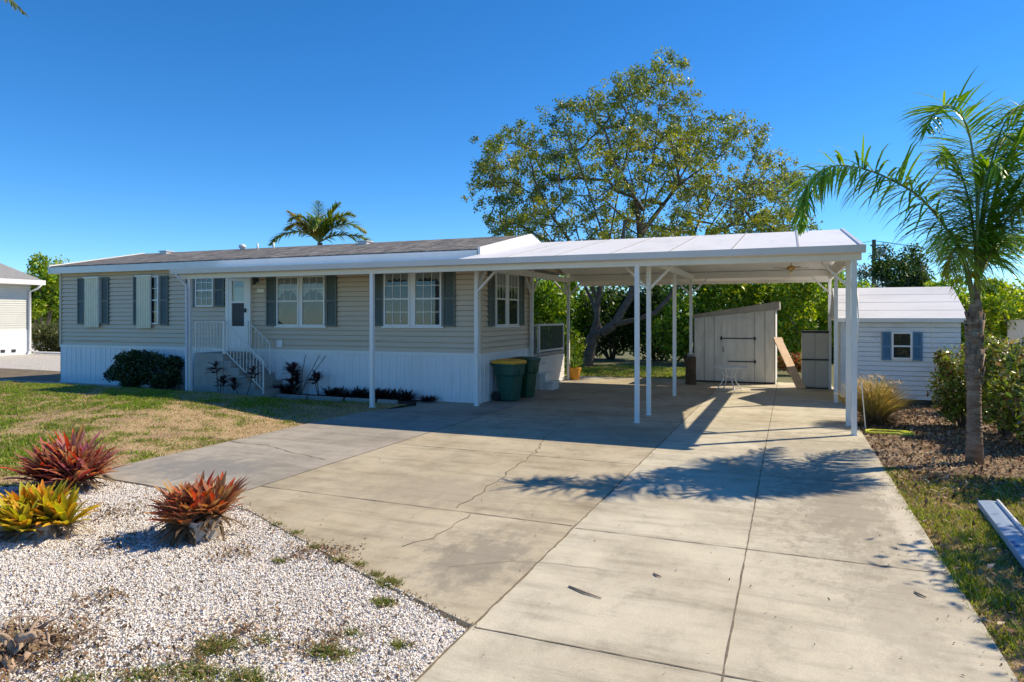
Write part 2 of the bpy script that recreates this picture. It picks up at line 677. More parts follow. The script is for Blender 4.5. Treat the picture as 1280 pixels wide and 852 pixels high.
def skeleton_mesh(pos, par, tips, rleaf, expo, rmin=.006, n=5):
    cnt = [0] * len(pos)
    for t in tips:
        cnt[t] += 1
    order = list(range(len(pos)))
    acc = [0.0] * len(pos)
    for i in order: acc[i] += cnt[i]
    for i in reversed(order):
        if par[i] >= 0: acc[par[i]] += acc[i]
    rad = [max(rleaf * max(a, .7) ** expo, rmin) for a in acc]
    m = MB()
    for i in order:
        if par[i] >= 0:
            j = par[i]
            r0 = min(rad[j], rad[i] * 1.35)
            m.tube([pos[j], pos[i]], [r0, rad[i]], 9 if rad[i] > .09 else n, cap=False)
    return m, rad


def frond(name, pts, leaf_len, n, mat, parent, cols, width=.035, sag=.5, r0=.03, spread=1.0, vfold=.25, seed=0, endtaper=.35, both=True, start=.12, rollr=(-.15, .5), aang=66):
    """pinnate palm frond: stalk + leaflets as one mesh (stalk a sub-part would be too small)"""
    r = random.Random(seed)
    pts = [Vector(p) for p in pts]
    # catmull resample
    res = []
    for i in range(len(pts) - 1):
        p0, p1, p2, p3 = pts[max(i - 1, 0)], pts[i], pts[i + 1], pts[min(i + 2, len(pts) - 1)]
        for k in range(8):
            t = k / 8
            res.append(.5 * ((2 * p1) + (-p0 + p2) * t + (2 * p0 - 5 * p1 + 4 * p2 - p3) * t * t + (-p0 + 3 * p1 - 3 * p2 + p3) * t ** 3))
    res.append(pts[-1])
    off = parent.location
    res = [p - off for p in res]
    cum = [0]
    for i in range(1, len(res)): cum.append(cum[-1] + (res[i] - res[i - 1]).length)
    L = cum[-1]

    def at(s):
        s = min(max(s, 0), L)
        for i in range(1, len(cum)):
            if cum[i] >= s:
                f = (s - cum[i - 1]) / max(cum[i] - cum[i - 1], 1e-6)
                return res[i - 1].lerp(res[i], f), (res[i] - res[i - 1]).normalized()
        return res[-1], (res[-1] - res[-2]).normalized()
    V, Fq, Cq = [], [], []
    up = Vector((0, 0, 1))
    lastside = None
    for i in range(n):
        f = start + (1 - start) * i / (n - 1)
        p, d = at(f * L)
        side = d.cross(up)
        if side.length < .25 and lastside is not None:
            side = lastside.copy()
        side.normalize()
        if lastside is not None and side.dot(lastside) < 0: side = -side
        lastside = side.copy()
        nrm = side.cross(d).normalized()
        ll = leaf_len * (math.sin(PI * min(.12 + f * .88, 1) ** .8) ** .5 * (1 - endtaper) + endtaper) * (1 if f < .85 else 1 - (f - .85) * 3)
        for sg in (-1, 1):
            if r.random() < .04: continue
            l = ll * r.uniform(.8, 1.12)
            ang = R(aang - 34 * f) + r.uniform(-.12, .12)
            roll = r.uniform(*rollr)
            sv = side * sg * math.cos(roll) + nrm * math.sin(roll)
            dr = (sv * math.sin(ang) * spread + d * math.cos(ang)).normalized()
            q = p + side * sg * .01
            segs = 4
            col = Vector(random.Random(seed * 7 + i * 2 + sg).choice(cols)) * r.uniform(.75, 1.25)
            prevp = None
            wv = dr.cross(up if abs(dr.z) < .9 else side).normalized()
            wv = (wv + nrm * r.uniform(-.5, .5)).normalized()
            base = len(V)
            for k in range(segs + 1):
                w = width * (.5, 1, .85, .55, .08)[k] * .5
                V.append(q - wv * w)
                V.append(q + wv * w)
                Cq.append(col); Cq.append(col)
                if k:
                    b = base + 2 * k
                    Fq.append((b - 2, b - 1, b + 1, b))
                dr = (dr + Vector((0, 0, -sag * (.12 + .17 * k) * r.uniform(.7, 1.3)))).normalized()
                q = q + dr * (l / segs)
    ob = np_mesh(name, np.array([tuple(v) for v in V]), np.array(Fq), mat, parent, np.array([tuple(c) for c in Cq]))
    m = MB()
    k = len(res)
    m.tube(res, [max(r0 * (1 - .85 * i / k), .004) for i in range(k)], 5)
    st = m.build('stalk', M['stalk'], ob, True, world=False)
    return ob


# ================================================================== GROUND
def poly_sheet(name, poly, z0, z1, mat):
    m = MB()
    m.prism(poly, 'z', z0, z1)
    return structure(m.build(name, mat))


m = MB()
S = 700
m.add([(-S, -60, -.07), (S, -60, -.07), (S, S, -.07), (-S, S, -.07)], [(0, 1, 2, 3)])
structure(m.build('ground', M['ground']))

DX0, DX1, DXJ = -2.05, 1.26, -.37
drv = MB()
edge = []
for i in range(41):
    y = -1 + i * (24.6 + 1) / 40
    edge.append((DX1 + .02 * noise.noise(Vector((0, y * 1.3, 0))), y))
drv.prism([(DX0, -1)] + edge + [(DX0, 24.6)], 'z', -.1, 0)
structure(drv.build('driveway', M['drive']))
apron_poly = [(DX0 - .012, 4.33), G(450, 714), G(310, 636), G(240, 616), G(180, 604), G(142, 598), G(130, 592), G(140, 583), G(180, 574), G(250, 559), G(330, 541),
              G(400, 525), G(455, 513.5), G(520, 507), (-8.9, 15.35), (-8.6, 15.66), (-7.3, 15.66), (-7.3, 24.6), (DX0 - .012, 24.6)]
greyx = [p for p in apron_poly]
# the grey part left of the long joint at X=-6.27
def clip(poly, x, keepleft):
    out = []
    for i in range(len(poly)):
        a, b = poly[i], poly[(i + 1) % len(poly)]
        ina = (a[0] <= x) == keepleft or abs(a[0] - x) < 1e-9
        inb = (b[0] <= x) == keepleft or abs(b[0] - x) < 1e-9
        if ina: out.append(a)
        if ina != inb:
            t = (x - a[0]) / (b[0] - a[0])
            out.append((x, a[1] + t * (b[1] - a[1])))
    return out
poly_sheet('driveway', clip(apron_poly, -6.27, False), -.1, 0, M['apron'])
poly_sheet('driveway', clip(apron_poly, -6.28, True), -.1, 0, M['greyslab'])
# path at the left end of the house
poly_sheet('path', [(-44, 13.6), (-22.0, 13.9), (-19.2, 14.15), (-18.6, 14.7), (-19.0, 15.6), (-44, 15.6)], -.1, -.01, M['greyslab'])


def ribbon(m, pts, w, z=.003, seed=0, jag=.0):
    r = random.Random(seed)
    out = []
    for i in range(len(pts) - 1):
        a, b = Vector((*pts[i], 0)), Vector((*pts[i + 1], 0))
        k = max(1, int((b - a).length / .12))
        for j in range(k):
            out.append(a.lerp(b, j / k))
    out.append(Vector((*pts[-1], 0)))
    vs = []
    for i, p in enumerate(out):
        d = (out[min(i + 1, len(out) - 1)] - out[max(i - 1, 0)]).normalized()
        s_ = Vector((-d.y, d.x, 0))
        o = s_ * r.uniform(-jag, jag)
        ww = w * r.uniform(.45, 1.3)
        a = p + o + s_ * ww / 2
        b = p + o - s_ * ww / 2
        vs += [(a.x, a.y, z), (b.x, b.y, z)]
    m.add(vs, [(2 * i, 2 * i + 1, 2 * i + 3, 2 * i + 2) for i in range(len(out) - 1)])


m = MB()
ribbon(m, [(DXJ, -1), (DXJ, 24.5)], .014, .003, 1, .003)
ribbon(m, [(DX0, -1), (DX0, 24.5)], .018, .004, 2, .008)
for y in (4.3, 6.72, 9.95, 13.1, 16.3, 19.5):
    ribbon(m, [(DX0 + .02, y), (DX1 - .02, y - .03)], .012, .0045, int(y * 10), .003)
for y in (6.78, 9.98, 13.2, 16.4, 19.5):
    ribbon(m, [(-6.25 if y < 15 else -7.25, y + .1), (DX0 - .03, y)], .014, .005, int(y * 10) + 1, .003)
ribbon(m, [(-6.275, 6.45), (-6.275, 15.6)], .022, .0035, 5, .005)
structure(m.build('driveway_joints', M['joint'], recalc=False))
m = MB()
ribbon(m, [G(571, 634), G(594, 620), G(612, 607), G(628, 596), G(632, 590), G(650, 580), G(664, 569), G(672, 563), G(676, 554)], .014, .0055, 11, .035)
ribbon(m, [G(676, 554), G(681, 545), G(700, 533), G(712, 525), G(722, 515)], .013, .0055, 12, .025)
ribbon(m, [G(590, 642), G(570, 655), G(540, 672), G(505, 683)], .012, .0055, 13, .03)
ribbon(m, [G(300, 553), G(335, 556), G(370, 566), G(408, 574)], .014, .0055, 14, .02)
ribbon(m, [G(260, 545), G(300, 553)], .03, .0055, 15, .02)
ribbon(m, [G(560, 708), G(640, 700), G(700, 705), G(760, 712)], .005, .0055, 16, .02)
structure(m.build('driveway_cracks', M['joint'], recalc=False))


def inpoly(x, y, poly):
    x = np.asarray(x); y = np.asarray(y)
    ins = np.zeros(x.shape, bool)
    n = len(poly)
    for i in range(n):
        x0, y0 = poly[i]
        x1, y1 = poly[(i + 1) % n]
        c = ((y0 > y) != (y1 > y)) & (x < (x1 - x0) * (y - y0) / (y1 - y0 + 1e-12) + x0)
        ins ^= c
    return ins


def nz(x, y, s, seed=0):
    return np.array([noise.fractal(Vector((a * s + seed * 13.7, b * s - seed * 7.1, seed)), 1.0, 2.0, 4) for a, b in zip(x, y)])


def lawn_colour(x, y):
    """own colour of the turf: green patches and straw-brown ones; returns colour and 0..1 greenness"""
    g = .50 + .95 * nz(x, y, .5, 3) + 1.0 * nz(x, y, 2.3, 4) - .75 * np.clip((x + 13) / 4, 0, 1) * np.clip((y - 7.5) / 2, 0, 1)
    return np.clip(g, 0, 1)


GREEN = np.array([.14, .22, .025]); STRAW = np.array([.44, .32, .18]); DIRT = np.array([.30, .20, .125])


def sm(t):
    t = np.clip(t, 0, 1)
    return t * t * (3 - 2 * t)


def mound(x, y):
    return .30 * sm((-x - 8.6) / 4.5) * sm((y - 6.5) / 4.5) * (1 - sm((y - 12.9) / 1.3))


def sheet_grid(name, poly, step, z, colfun, mat, zn=.0, hf=None):
    xs = [p[0] for p in poly]; ys = [p[1] for p in poly]
    x0, x1, y0, y1 = min(xs), max(xs), min(ys), max(ys)
    nx, ny = int((x1 - x0) / step) + 2, int((y1 - y0) / step) + 2
    X, Y = np.meshgrid(x0 + np.arange(nx) * step, y0 + np.arange(ny) * step)
    Xf, Yf = X.ravel(), Y.ravel()
    ins = inpoly(Xf, Yf, poly)
    idx = np.arange(nx * ny).reshape(ny, nx)
    Q = np.stack([idx[:-1, :-1], idx[:-1, 1:], idx[1:, 1:], idx[1:, :-1]], -1).reshape(-1, 4)
    keep = ins[Q].any(axis=1)
    Q = Q[keep]
    used = np.unique(Q)
    remap = -np.ones(nx * ny, int); remap[used] = np.arange(len(used))
    Xu, Yu = Xf[used], Yf[used]
    Z = np.full(len(used), z) + (zn * nz(Xu, Yu, 2.5, 9) if zn else 0)
    if hf is not None: Z = Z + hf(Xu, Yu)
    C = colfun(Xu, Yu)
    ob = np_mesh(name, np.stack([Xu, Yu, Z], 1), remap[Q], mat, None, C, True)
    return structure(ob)


# lawn on the left
lawn_poly = [G(455, 515), G(400, 526), G(330, 543), G(250, 561), G(180, 576), G(140, 585), G(128, 593), G(100, 598), G(60, 602), G(-60, 606), (-26, 8), (-44, 13.5), (-22, 13.85), (-19.2, 14.1), (-18.5, 14.6), (-16, 14.75), (-14, 14.6), (-9.0, 15.0)]


def lawn_cols(x, y):
    g = lawn_colour(x, y)[:, None]
    d = np.clip(nz(x, y, .9, 6) * 1.2 + .2, 0, 1)[:, None]
    return GREEN * .9 * g + (STRAW * (1 - d) + DIRT * d) * (1 - g)


sheet_grid('lawn', lawn_poly, .16, -.028, lawn_cols, M['groundmix'], .006, mound)


def grass_blades(poly, n, h, palette_g, palette_s, z=-.03, dens=None, w=.008, hf=None):
    xs = [p[0] for p in poly]; ys = [p[1] for p in poly]
    x = RNG.uniform(min(xs), max(xs), n); y = RNG.uniform(min(ys), max(ys), n)
    k = inpoly(x, y, poly)
    x, y = x[k], y[k]
    g = lawn_colour(x, y) if dens is None else dens(x, y)
    k = RNG.random(len(x)) < (.25 + .75 * g)
    x, y, g = x[k], y[k], g[k]
    n = len(x)
    hh = h * RNG.uniform(.4, 1.3, n) * (.45 + .75 * g)
    a = RNG.uniform(0, 2 * PI, n)
    lean = RNG.normal(0, .6, (n, 2)) * hh[:, None]
    ww = w * RNG.uniform(.7, 1.5, n)
    bx, by = np.cos(a) * ww, np.sin(a) * ww
    zz = np.full(n, z) + (hf(x, y) if hf is not None else 0)
    V = np.stack([np.stack([x - bx, y - by, zz], 1), np.stack([x + bx, y + by, zz], 1),
                  np.stack([x + lean[:, 0], y + lean[:, 1], zz + hh], 1)], 1).reshape(-1, 3)
    isg = RNG.random(n) < (.18 + .78 * g)
    cg = jitter_cols(n, palette_g, .25); cs = jitter_cols(n, palette_s, .25)
    C = np.where(isg[:, None], cg, cs)
    return V, np.arange(3 * n).reshape(n, 3), np.repeat(C, 3, axis=0)


PG = [(.16, .27, .025), (.23, .34, .035), (.12, .20, .02), (.30, .34, .06)]
PS = [(.50, .38, .22), (.40, .30, .17), (.34, .28, .11)]
near_lawn = [p for p in lawn_poly]
V, Fc, C = grass_blades([(-24, 6.5)] + [(-24, 14)] + [p for p in lawn_poly[12:]] + lawn_poly[:10], 420000, .055, PG, PS, hf=mound)
tag(np_mesh('grass', V, Fc, M['grass'], None, C), 'patchy green and straw coloured lawn grass left of the driveway', 'grass', kind='stuff')

# shaded bare earth beyond path, pale gravel lot by the neighbour's house
poly_sheet('dirt_verge', [(-44, 15.62), (-23.05, 15.62), (-23.05, 19.0), (-46, 20.0)], -.1, -.035, simple('dark_soil', (.15, .12, .075), .95, .4, 3, bump=.4))
poly_sheet('gravel_lot', [(-70, 19.6), (-30, 19.2), (-22.9, 18.6), (-22.9, 30), (-70, 42)], -.1, -.03, gravelbase('pale_gravel_lot', (.34, .32, .28), (.56, .53, .48), (.70, .68, .63), 18))

# white gravel bed
gp = [(DX0 - .03, 4.28), G(450, 715.5), G(310, 637.5), G(240, 618), G(180, 606), G(142, 600), G(128, 595), G(100, 600), G(60, 605), G(-60, 610), G(-330, 640), (-9.5, -.5), (DX0 - .03, -.5)]
m = MB()
m.prism(gp, 'z', -.1, -.014)
structure(m.build('gravel_bed', M['gravel']))


def chips(n, poly, size, z, pal, seed=1):
    r = np.random.default_rng(seed)
    xs = [p[0] for p in poly]; ys = [p[1] for p in poly]
    x = r.uniform(min(xs), max(xs), n); y = r.uniform(min(ys), max(ys), n)
    k = inpoly(x, y, poly)
    # keep those in front of the camera
    x, y = x[k], y[k]
    d = -SA * x + CA * y; lt = CA * x + SA * y
    k = (d > 3.4) & (lt > -.85 * d) & (lt < .85 * d)
    x, y = x[k], y[k]
    n = len(x)
    bare = nz(x, y, 1.1, 12) + .5 * nz(x, y, 4, 13)
    k = r.random(n) < np.clip(1.15 - 1.6 * np.clip(bare, 0, 1), .15, 1)
    x, y = x[k], y[k]
    n = len(x)
    base = np.array([(1, 0, -.3), (0, 1, -.3), (-1, 0, -.3), (0, -1, -.3), (.3, .2, .8), (-.1, .1, -1)])
    base = base[None] * r.uniform(.55, 1.25, (n, 6, 3))
    s = size * r.uniform(.5, 1.5, (n, 1, 1)) * np.stack([np.ones(n), r.uniform(.5, .9, n), r.uniform(.35, .7, n)], 1)[:, None, :]
    p = base * s
    a = r.uniform(0, 2 * PI, n); t = r.normal(0, .45, n)
    ct, st = np.cos(t)[:, None], np.sin(t)[:, None]
    px_, pz_ = p[:, :, 0] * ct - p[:, :, 2] * st, p[:, :, 0] * st + p[:, :, 2] * ct
    ca, sa = np.cos(a)[:, None], np.sin(a)[:, None]
    X = px_ * ca - p[:, :, 1] * sa + x[:, None]
    Y = px_ * sa + p[:, :, 1] * ca + y[:, None]
    Z = pz_ + z + r.uniform(-.004, .01, n)[:, None]
    V = np.stack([X, Y, Z], -1).reshape(-1, 3)
    f = np.array([(0, 1, 4), (1, 2, 4), (2, 3, 4), (3, 0, 4), (1, 0, 5), (2, 1, 5), (3, 2, 5), (0, 3, 5)])
    Fc = (f[None] + (np.arange(n) * 6)[:, None, None]).reshape(-1, 3)
    pal = np.array(pal)
    c = pal[r.integers(0, len(pal), n)] * (1 + r.normal(0, .08, (n, 1)))
    return V, Fc, np.repeat(np.clip(c, 0, .9), 6, axis=0)


PAL = [(.84, .82, .78), (.80, .77, .73), (.76, .73, .68), (.84, .81, .76), (.82, .80, .77), (.72, .68, .62), (.78, .74, .68), (.70, .60, .48), (.40, .34, .28)]
V, Fc, C = chips(480000, gp, .0108, -.010, PAL)
tag(np_mesh('marble_chips', V, Fc, M['chip'], None, C), 'white marble chip gravel filling the front bed', 'gravel', kind='stuff')


V, Fc, C = chips(14000, [(DX0 - .5, 4.45), (DX0 - .1, 4.36), G(450, 712), G(310, 634), G(240, 613), G(240, 618), G(310, 637.5), G(450, 715.5), (DX0 - .03, 4.28)], .0105, .006, PAL, 5)
tag(np_mesh('marble_chips', V, Fc, M['chip'], None, C), 'white chips spilled over the edge of the concrete', 'gravel', kind='stuff')


# litter: brown leaf scraps on gravel, drive edge and mulch
def litter(name, label, pts, size, pal, aspect=.5, lift=.012):
    V, Fc, C = leaves(pts, size, pal, aspect, up=2.2, var=.3)
    return tag(np_mesh(name, V, Fc, M['litter'], None, C), label, 'leaf litter', kind='stuff')


def scatter_near(spots, n, z):
    out = []
    for (x, y, s) in spots:
        k = int(n * s)
        p = RNG.normal(0, s * .35, (k, 2))
        out.append(np.stack([x + p[:, 0], y + p[:, 1] * 1.2, z + RNG.uniform(0, .02, k)], 1))
    return np.concatenate(out)


DEAD = [(.20, .12, .065), (.28, .19, .11), (.13, .085, .05), (.33, .26, .17)]
spots = [(*G(60, 790), .8), (*G(140, 680), .5), (*G(290, 690), .35), (*G(130, 745), .25), (*G(380, 690), .3), (*G(250, 640), .6), (*G(200, 830), .7), (*G(20, 840), .8),
         (*G(420, 690), .35), (*G(400, 800), .4), (*G(150, 640), .5), (*G(300, 790), .5)]
P0 = scatter_near(spots, 520, .0)
x = RNG.uniform(-9, -2.1, 6500); y = RNG.uniform(2, 8, 6500)
k = inpoly(x, y, gp)
P1 = np.stack([x[k], y[k], np.full(k.sum(), .004)], 1)
litter('leaf_litter', 'brown dead leaf scraps scattered on the white gravel', np.concatenate([P0, P1]), .035, DEAD)

# weeds on the gravel
def tufts(spots, n, h):
    V, Fc, C = [], [], []
    off = 0
    for (x, y, s, dens) in spots:
        k = int(n * dens)
        p = RNG.normal(0, s * .4, (k, 2))
        xx, yy = x + p[:, 0], y + p[:, 1] * .7
        hh = h * RNG.uniform(.4, 1.2, k)
        a = RNG.uniform(0, 2 * PI, k)
        w = .006
        ln = RNG.normal(0, .9, (k, 2)) * hh[:, None]
        v = np.stack([np.stack([xx - np.cos(a) * w, yy - np.sin(a) * w, np.full(k, -.012)], 1), np.stack([xx + np.cos(a) * w, yy + np.sin(a) * w, np.full(k, -.012)], 1),
                      np.stack([xx + ln[:, 0], yy + ln[:, 1], -.02 + hh], 1)], 1).reshape(-1, 3)
        V.append(v)
        Fc.append(np.arange(3 * k).reshape(k, 3) + off)
        off += 3 * k
        C.append(np.repeat(jitter_cols(k, [(.16, .20, .04), (.22, .24, .06), (.30, .24, .09), (.12, .16, .03)], .2), 3, axis=0))
    return np.concatenate(V), np.concatenate(Fc), np.concatenate(C)


wsp = [(*G(275, 805), .20, 1.3), (*G(262, 812), .12, .8), (*G(487, 728), .12, 1.6), (*G(480, 752), .11, 1.0), (*G(420, 815), .18, .9), (*G(405, 812), .15, .6), (*G(500, 805), .1, .3),
       (*G(330, 800), .12, .3), (*G(180, 845), .2, .9), (*G(250, 842), .22, 1.1), (*G(310, 845), .2, .9), (*G(230, 835), .2, .5), (*G(370, 665), .07, .35), (*G(450, 705), .08, .4),
       (*G(345, 655), .07, .3), (*G(425, 700), .1, .5), (*G(395, 683), .1, .4), (*G(470, 718), .07, .5), (*G(100, 850), .2, .5), (*G(440, 790), .1, .25), (*G(350, 700), .08, .25)]
V, Fc, C = tufts(wsp, 420, .045)
tag(np_mesh('weeds', V, Fc, M['grass'], None, C), 'low weeds sprouting through the white gravel', 'weeds', kind='stuff')
# weeds in the driveway joints
wj = [(*G(x_, y_), .035, .1) for x_, y_ in ((376, 605), (430, 612), (470, 618), (495, 623), (410, 583), (396, 585), (500, 552), (372, 591), (560, 548), (620, 577), (945, 560), (700, 657), (640, 740))]
V, Fc, C = tufts(wj, 400, .02)
tag(np_mesh('joint_weeds', V, Fc, M['grass'], None, C), 'tiny weeds growing in the driveway joints', 'weeds', kind='stuff')

# right side: grass strip, mulch
rpoly = [(DX1 - .02, 1.0), (4.6, 1.0), (6.5, 5), (9, 10), (9, 11.2), (4.2, 11.4), (2.2, 11.2), (DX1 - .02, 10.9)]
mpoly = [(DX1 - .02, 10.7), (2.2, 11.0), (4.2, 11.2), (9, 11.0), (14, 20), (12, 26), (4.3, 26), (DX1, 24)]


def right_cols(x, y):
    g = np.clip(.45 + .8 * nz(x, y, .9, 21) + .5 * nz(x, y, 3, 22), 0, 1)[:, None]
    return GREEN * .8 * g + (STRAW * .75) * (1 - g)


def mulch_cols(x, y):
    g = np.clip(.5 + .8 * nz(x, y, 1.2, 23) + .5 * nz(x, y, 5, 24), 0, 1)[:, None]
    return np.array([.17, .12, .08]) * g + np.array([.34, .26, .18]) * (1 - g)


sheet_grid('lawn', rpoly, .12, -.03, right_cols, M['groundmix'], .01)
sheet_grid('mulch_bed', mpoly, .12, -.026, mulch_cols, M['groundmix'], .02)


def rd(x, y):
    return np.clip(.55 + .8 * nz(x, y, .9, 21) + .4 * nz(x, y, 3, 22), 0, 1)


V, Fc, C = grass_blades([(DX1 - .035, 3.0), (4.0, 3.0), (5.5, 8), (5.5, 10.8), (DX1 - .02, 11.2)], 190000, .055, [(.24, .32, .04), (.32, .38, .06), (.18, .25, .03), (.38, .38, .09)], PS, -.03, rd, .007)
tag(np_mesh('grass', V, Fc, M['grass'], None, C), 'thin dry grass strip along the right edge of the driveway', 'grass', kind='stuff')
x = RNG.uniform(1.2, 6.5, 30000); y = RNG.uniform(3.0, 20, 30000)
k = (y > 9.5) | (RNG.random(30000) < .22)
k &= (x > DX1 + .02)
litter('leaf_litter', 'brown fallen leaves covering the ground under the palm', np.stack([x[k], y[k], RNG.uniform(-.02, .015, k.sum())], 1), .075, [(.22, .14, .08), (.33, .24, .15), (.13, .085, .05), (.42, .34, .25), (.28, .19, .11)])
# flower bed soil in front of the skirting
poly_sheet('flower_bed', [(-13.6, 15.1), (-8.95, 15.12), (-8.7, 15.66), (-13.6, 15.66)], -.1, .01, simple('bed_soil', (.07, .045, .035), .95, .4, 6, bump=.5))
# rear lawn
def rear_cols(x, y):
    g = np.clip(.75 + .6 * nz(x, y, .5, 31), 0, 1)[:, None]
    return np.array([.17, .25, .04]) * g + DIRT * (1 - g)
rear = [(-12, 24.7), (-2.9, 24.7), (-2.9, 30), (-12, 31)]
sheet_grid('rear_lawn', rear, .2, -.03, rear_cols, M['groundmix'], .01)
V, Fc, C = grass_blades(rear, 26000, .09, [(.20, .30, .05), (.26, .36, .06)], PS, -.03, lambda x, y: np.clip(.8 + .6 * nz(x, y, .5, 31), 0, 1), .014)
tag(np_mesh('grass', V, Fc, M['grass'], None, C), 'bright green grass patch behind the carport', 'grass', kind='stuff')


# ================================================================== HOUSE
HX0, HX1, HY0, HY1 = -22.9, -7.27, 15.7, 22.7
NX, NY = -10.2, 19.25          # rear corner notch holding the deck
FLOOR = 1.26
WT = 3.66
house = thing('mobile_home', 'long tan clapboard mobile home with white skirting and grey shutters', 'house', (-15, 19, 0))


def lap(z0, z1, n_, y0, off=.030, sgn=-1):
    pr = []
    h = (z1 - z0) / n_
    for i in range(n_):
        a = z0 + i * h
        pr.append((y0 + sgn * off, a))
        pr.append((y0 + sgn * .004, a + h - .017))
        pr.append((y0 - sgn * .045, a + h - .016))
        pr.append((y0 - sgn * .045, a + h - .001))
    pr.append((y0, z1))
    return pr


nl = 18
m = MB()
m.strip(lap(FLOOR, WT, nl, HY0), 'x', HX0, HX1)
m.strip([(y, z) for y, z in lap(FLOOR, WT, nl, HX1, sgn=1)], 'y', HY0, NY)   # (x,z) profile along y
m.strip([(y, z) for y, z in lap(FLOOR, WT, nl, HX0, sgn=-1)], 'y', HY0, HY1)
m.strip([(y, z) for y, z in lap(FLOOR, WT, nl, NX, sgn=1)], 'y', NY, HY1)
m.strip([(y, z) for y, z in lap(FLOOR, WT, nl, NY, sgn=1)], 'x', NX, HX1)
m.strip([(y, z) for y, z in lap(FLOOR, WT, nl, HY1, sgn=1)], 'x', HX0, NX)
m.build('wall', M['siding'], house)
m = MB()
tt_ = simple('tan_trim', (.58, .49, .37), .5, .05, 3)
for (x, y) in ((HX0, HY0), (HX1, HY0), (HX1, NY)):
    m = MB()
    m.box(x - .045, x + .045, y - .045, y + .045, FLOOR, WT)
    m.build('corner_trim', tt_, house)
# skirting with vertical ribs
def ribs(a, b, base, sgn):
    pr = []
    x = a
    while x < b:
        pr += [(x, base), (x + .02, base + sgn * .018), (x + .05, base + sgn * .018), (x + .07, base), (x + .14, base), (x + .145, base + sgn * .006), (x + .155, base + sgn * .006), (x + .16, base)]
        x += .235
    pr.append((b, base))
    return pr
m = MB()
m.strip(ribs(HX0, HX1, HY0 - .02, -1), 'z', -.05, FLOOR - .07)
m.strip([(y, x) for x, y in ribs(HY0 - .02, NY, HX1 + .02, 1)], 'z', -.05, FLOOR - .07)
m.strip([(y, x) for x, y in ribs(HY0 - .02, HY1, HX0 - .02, -1)], 'z', -.05, FLOOR - .07)
m.build('skirting', M['skirt'], house)
m = MB()
m.box(HX0 - .03, HX1 + .045, HY0 - .045, HY0 - .01, FLOOR - .08, FLOOR + .0)
m.box(HX1 + .01, HX1 + .047, HY0 - .01, NY, FLOOR - .08, FLOOR)
m.box(HX0 - .03, HX1 + .035, HY0 - .04, HY0 - .02, -.05, .03)
m.box(HX1 + .02, HX1 + .05, HY0 - .05, HY0 + .03, -.05, FLOOR - .08)
m.build('skirting_trim', M['white'], house)
# roof: gable along x
EY, EZ, RY, RZ = 15.42, 3.86, 19.0, 4.60
RX0, RX1 = -23.08, -7.12
sl = (RZ - EZ) / (RY - EY)
m = MB()
m.prism([(EY - .02, EZ), (RY, RZ), (2 * RY - EY + .02, EZ), (2 * RY - EY + .02, EZ - .03), (RY, RZ - .04), (EY - .02, EZ - .03)], 'x', RX0, RX1 - .02)
roof = m.build('roof', M['shingle'], house)
m = MB()
m.box(RX0 - .01, RX1 - .08, EY - .03, EY + .02, EZ - .25, EZ - .035)
m.box(RX0 - .01, RX1 - .02, EY + .02, HY0 + .1, EZ - .24, EZ - .21)
m.box(RX0, RX1, 2 * RY - EY, 2 * RY - EY + .05, EZ - .25, EZ - .035)
m.build('fascia', M['white'], house)
for xx in (RX1, RX0):
    m = MB()
    s_ = 1 if xx == RX1 else -1
    m.prism([(EY - .045, EZ - .25), (EY - .045, EZ + .03), (RY, RZ + .03), (2 * RY - EY, EZ + .03), (2 * RY - EY, EZ - .25), (RY, RZ - .24)], 'x', xx - .05 * s_, xx + .02 * s_)
    m.build('rake_board', M['white'], house)
# gable infill + wall tops
m = MB()
m.prism([(HY0, WT), (HY0, EZ - .03), (RY, RZ - .05), (HY1, EZ - .03), (HY1, WT)], 'x', HX0 + .01, HX0 + .03)
m.build('gable', M['siding'], house)
m = MB()
m.prism([(HY0, WT), (HY0, EZ - .03), (RY, RZ - .05), (HY1, EZ - .03), (HY1, WT)], 'x', HX1 - .03, HX1 - .01)
m.build('gable', M['siding'], house)
# roof fittings
def roofz(y): return EZ + sl * (y - EY)
for px_, kind in ((208, 'box'), (303, 'dome'), (322, 'pipe'), (342, 'pipe'), (456, 'box')):
    m = MB()
    y = 18.6
    X = XW(px_, y)
    z = roofz(y)
    if kind == 'box':
        m.box(X - .17, X + .17, y - .15, y + .15, z - .1, z + .06)
        m.box(X - .2, X + .2, y - .19, y + .19, z + .06, z + .09)
        m.build('roof_vent', M['gutter'], house)
    elif kind == 'dome':
        m.lathe([(.08, -.1), (.08, .05), (.12, .07), (.13, .12), (.09, .18), (.02, .20)], 14, (X, y, z))
        m.build('roof_vent', M['iron'] if False else M['gutter'], house, True)
    else:
        m.tube([(X, y, z - .1), (X, y, z + .2)], .03, 8)
        m.build('vent_pipe', M['white'], house, True)


class Wall:
    """maps (u along wall, n outward, z) to world for the front wall or the end wall"""
    def __init__(s, kind): s.k = kind

    def mb(s, m_):
        if s.k == 'front':
            M4 = Matrix(((1, 0, 0, 0), (0, -1, 0, HY0), (0, 0, 1, 0), (0, 0, 0, 1)))
        elif s.k == 'hut':
            M4 = Matrix(((1, 0, 0, 0), (0, -1, 0, 19.6), (0, 0, 1, 0), (0, 0, 0, 1)))
        else:
            M4 = Matrix(((0, 1, 0, HX1), (1, 0, 0, 0), (0, 0, 1, 0), (0, 0, 0, 1)))
        return m_.xf(M4)


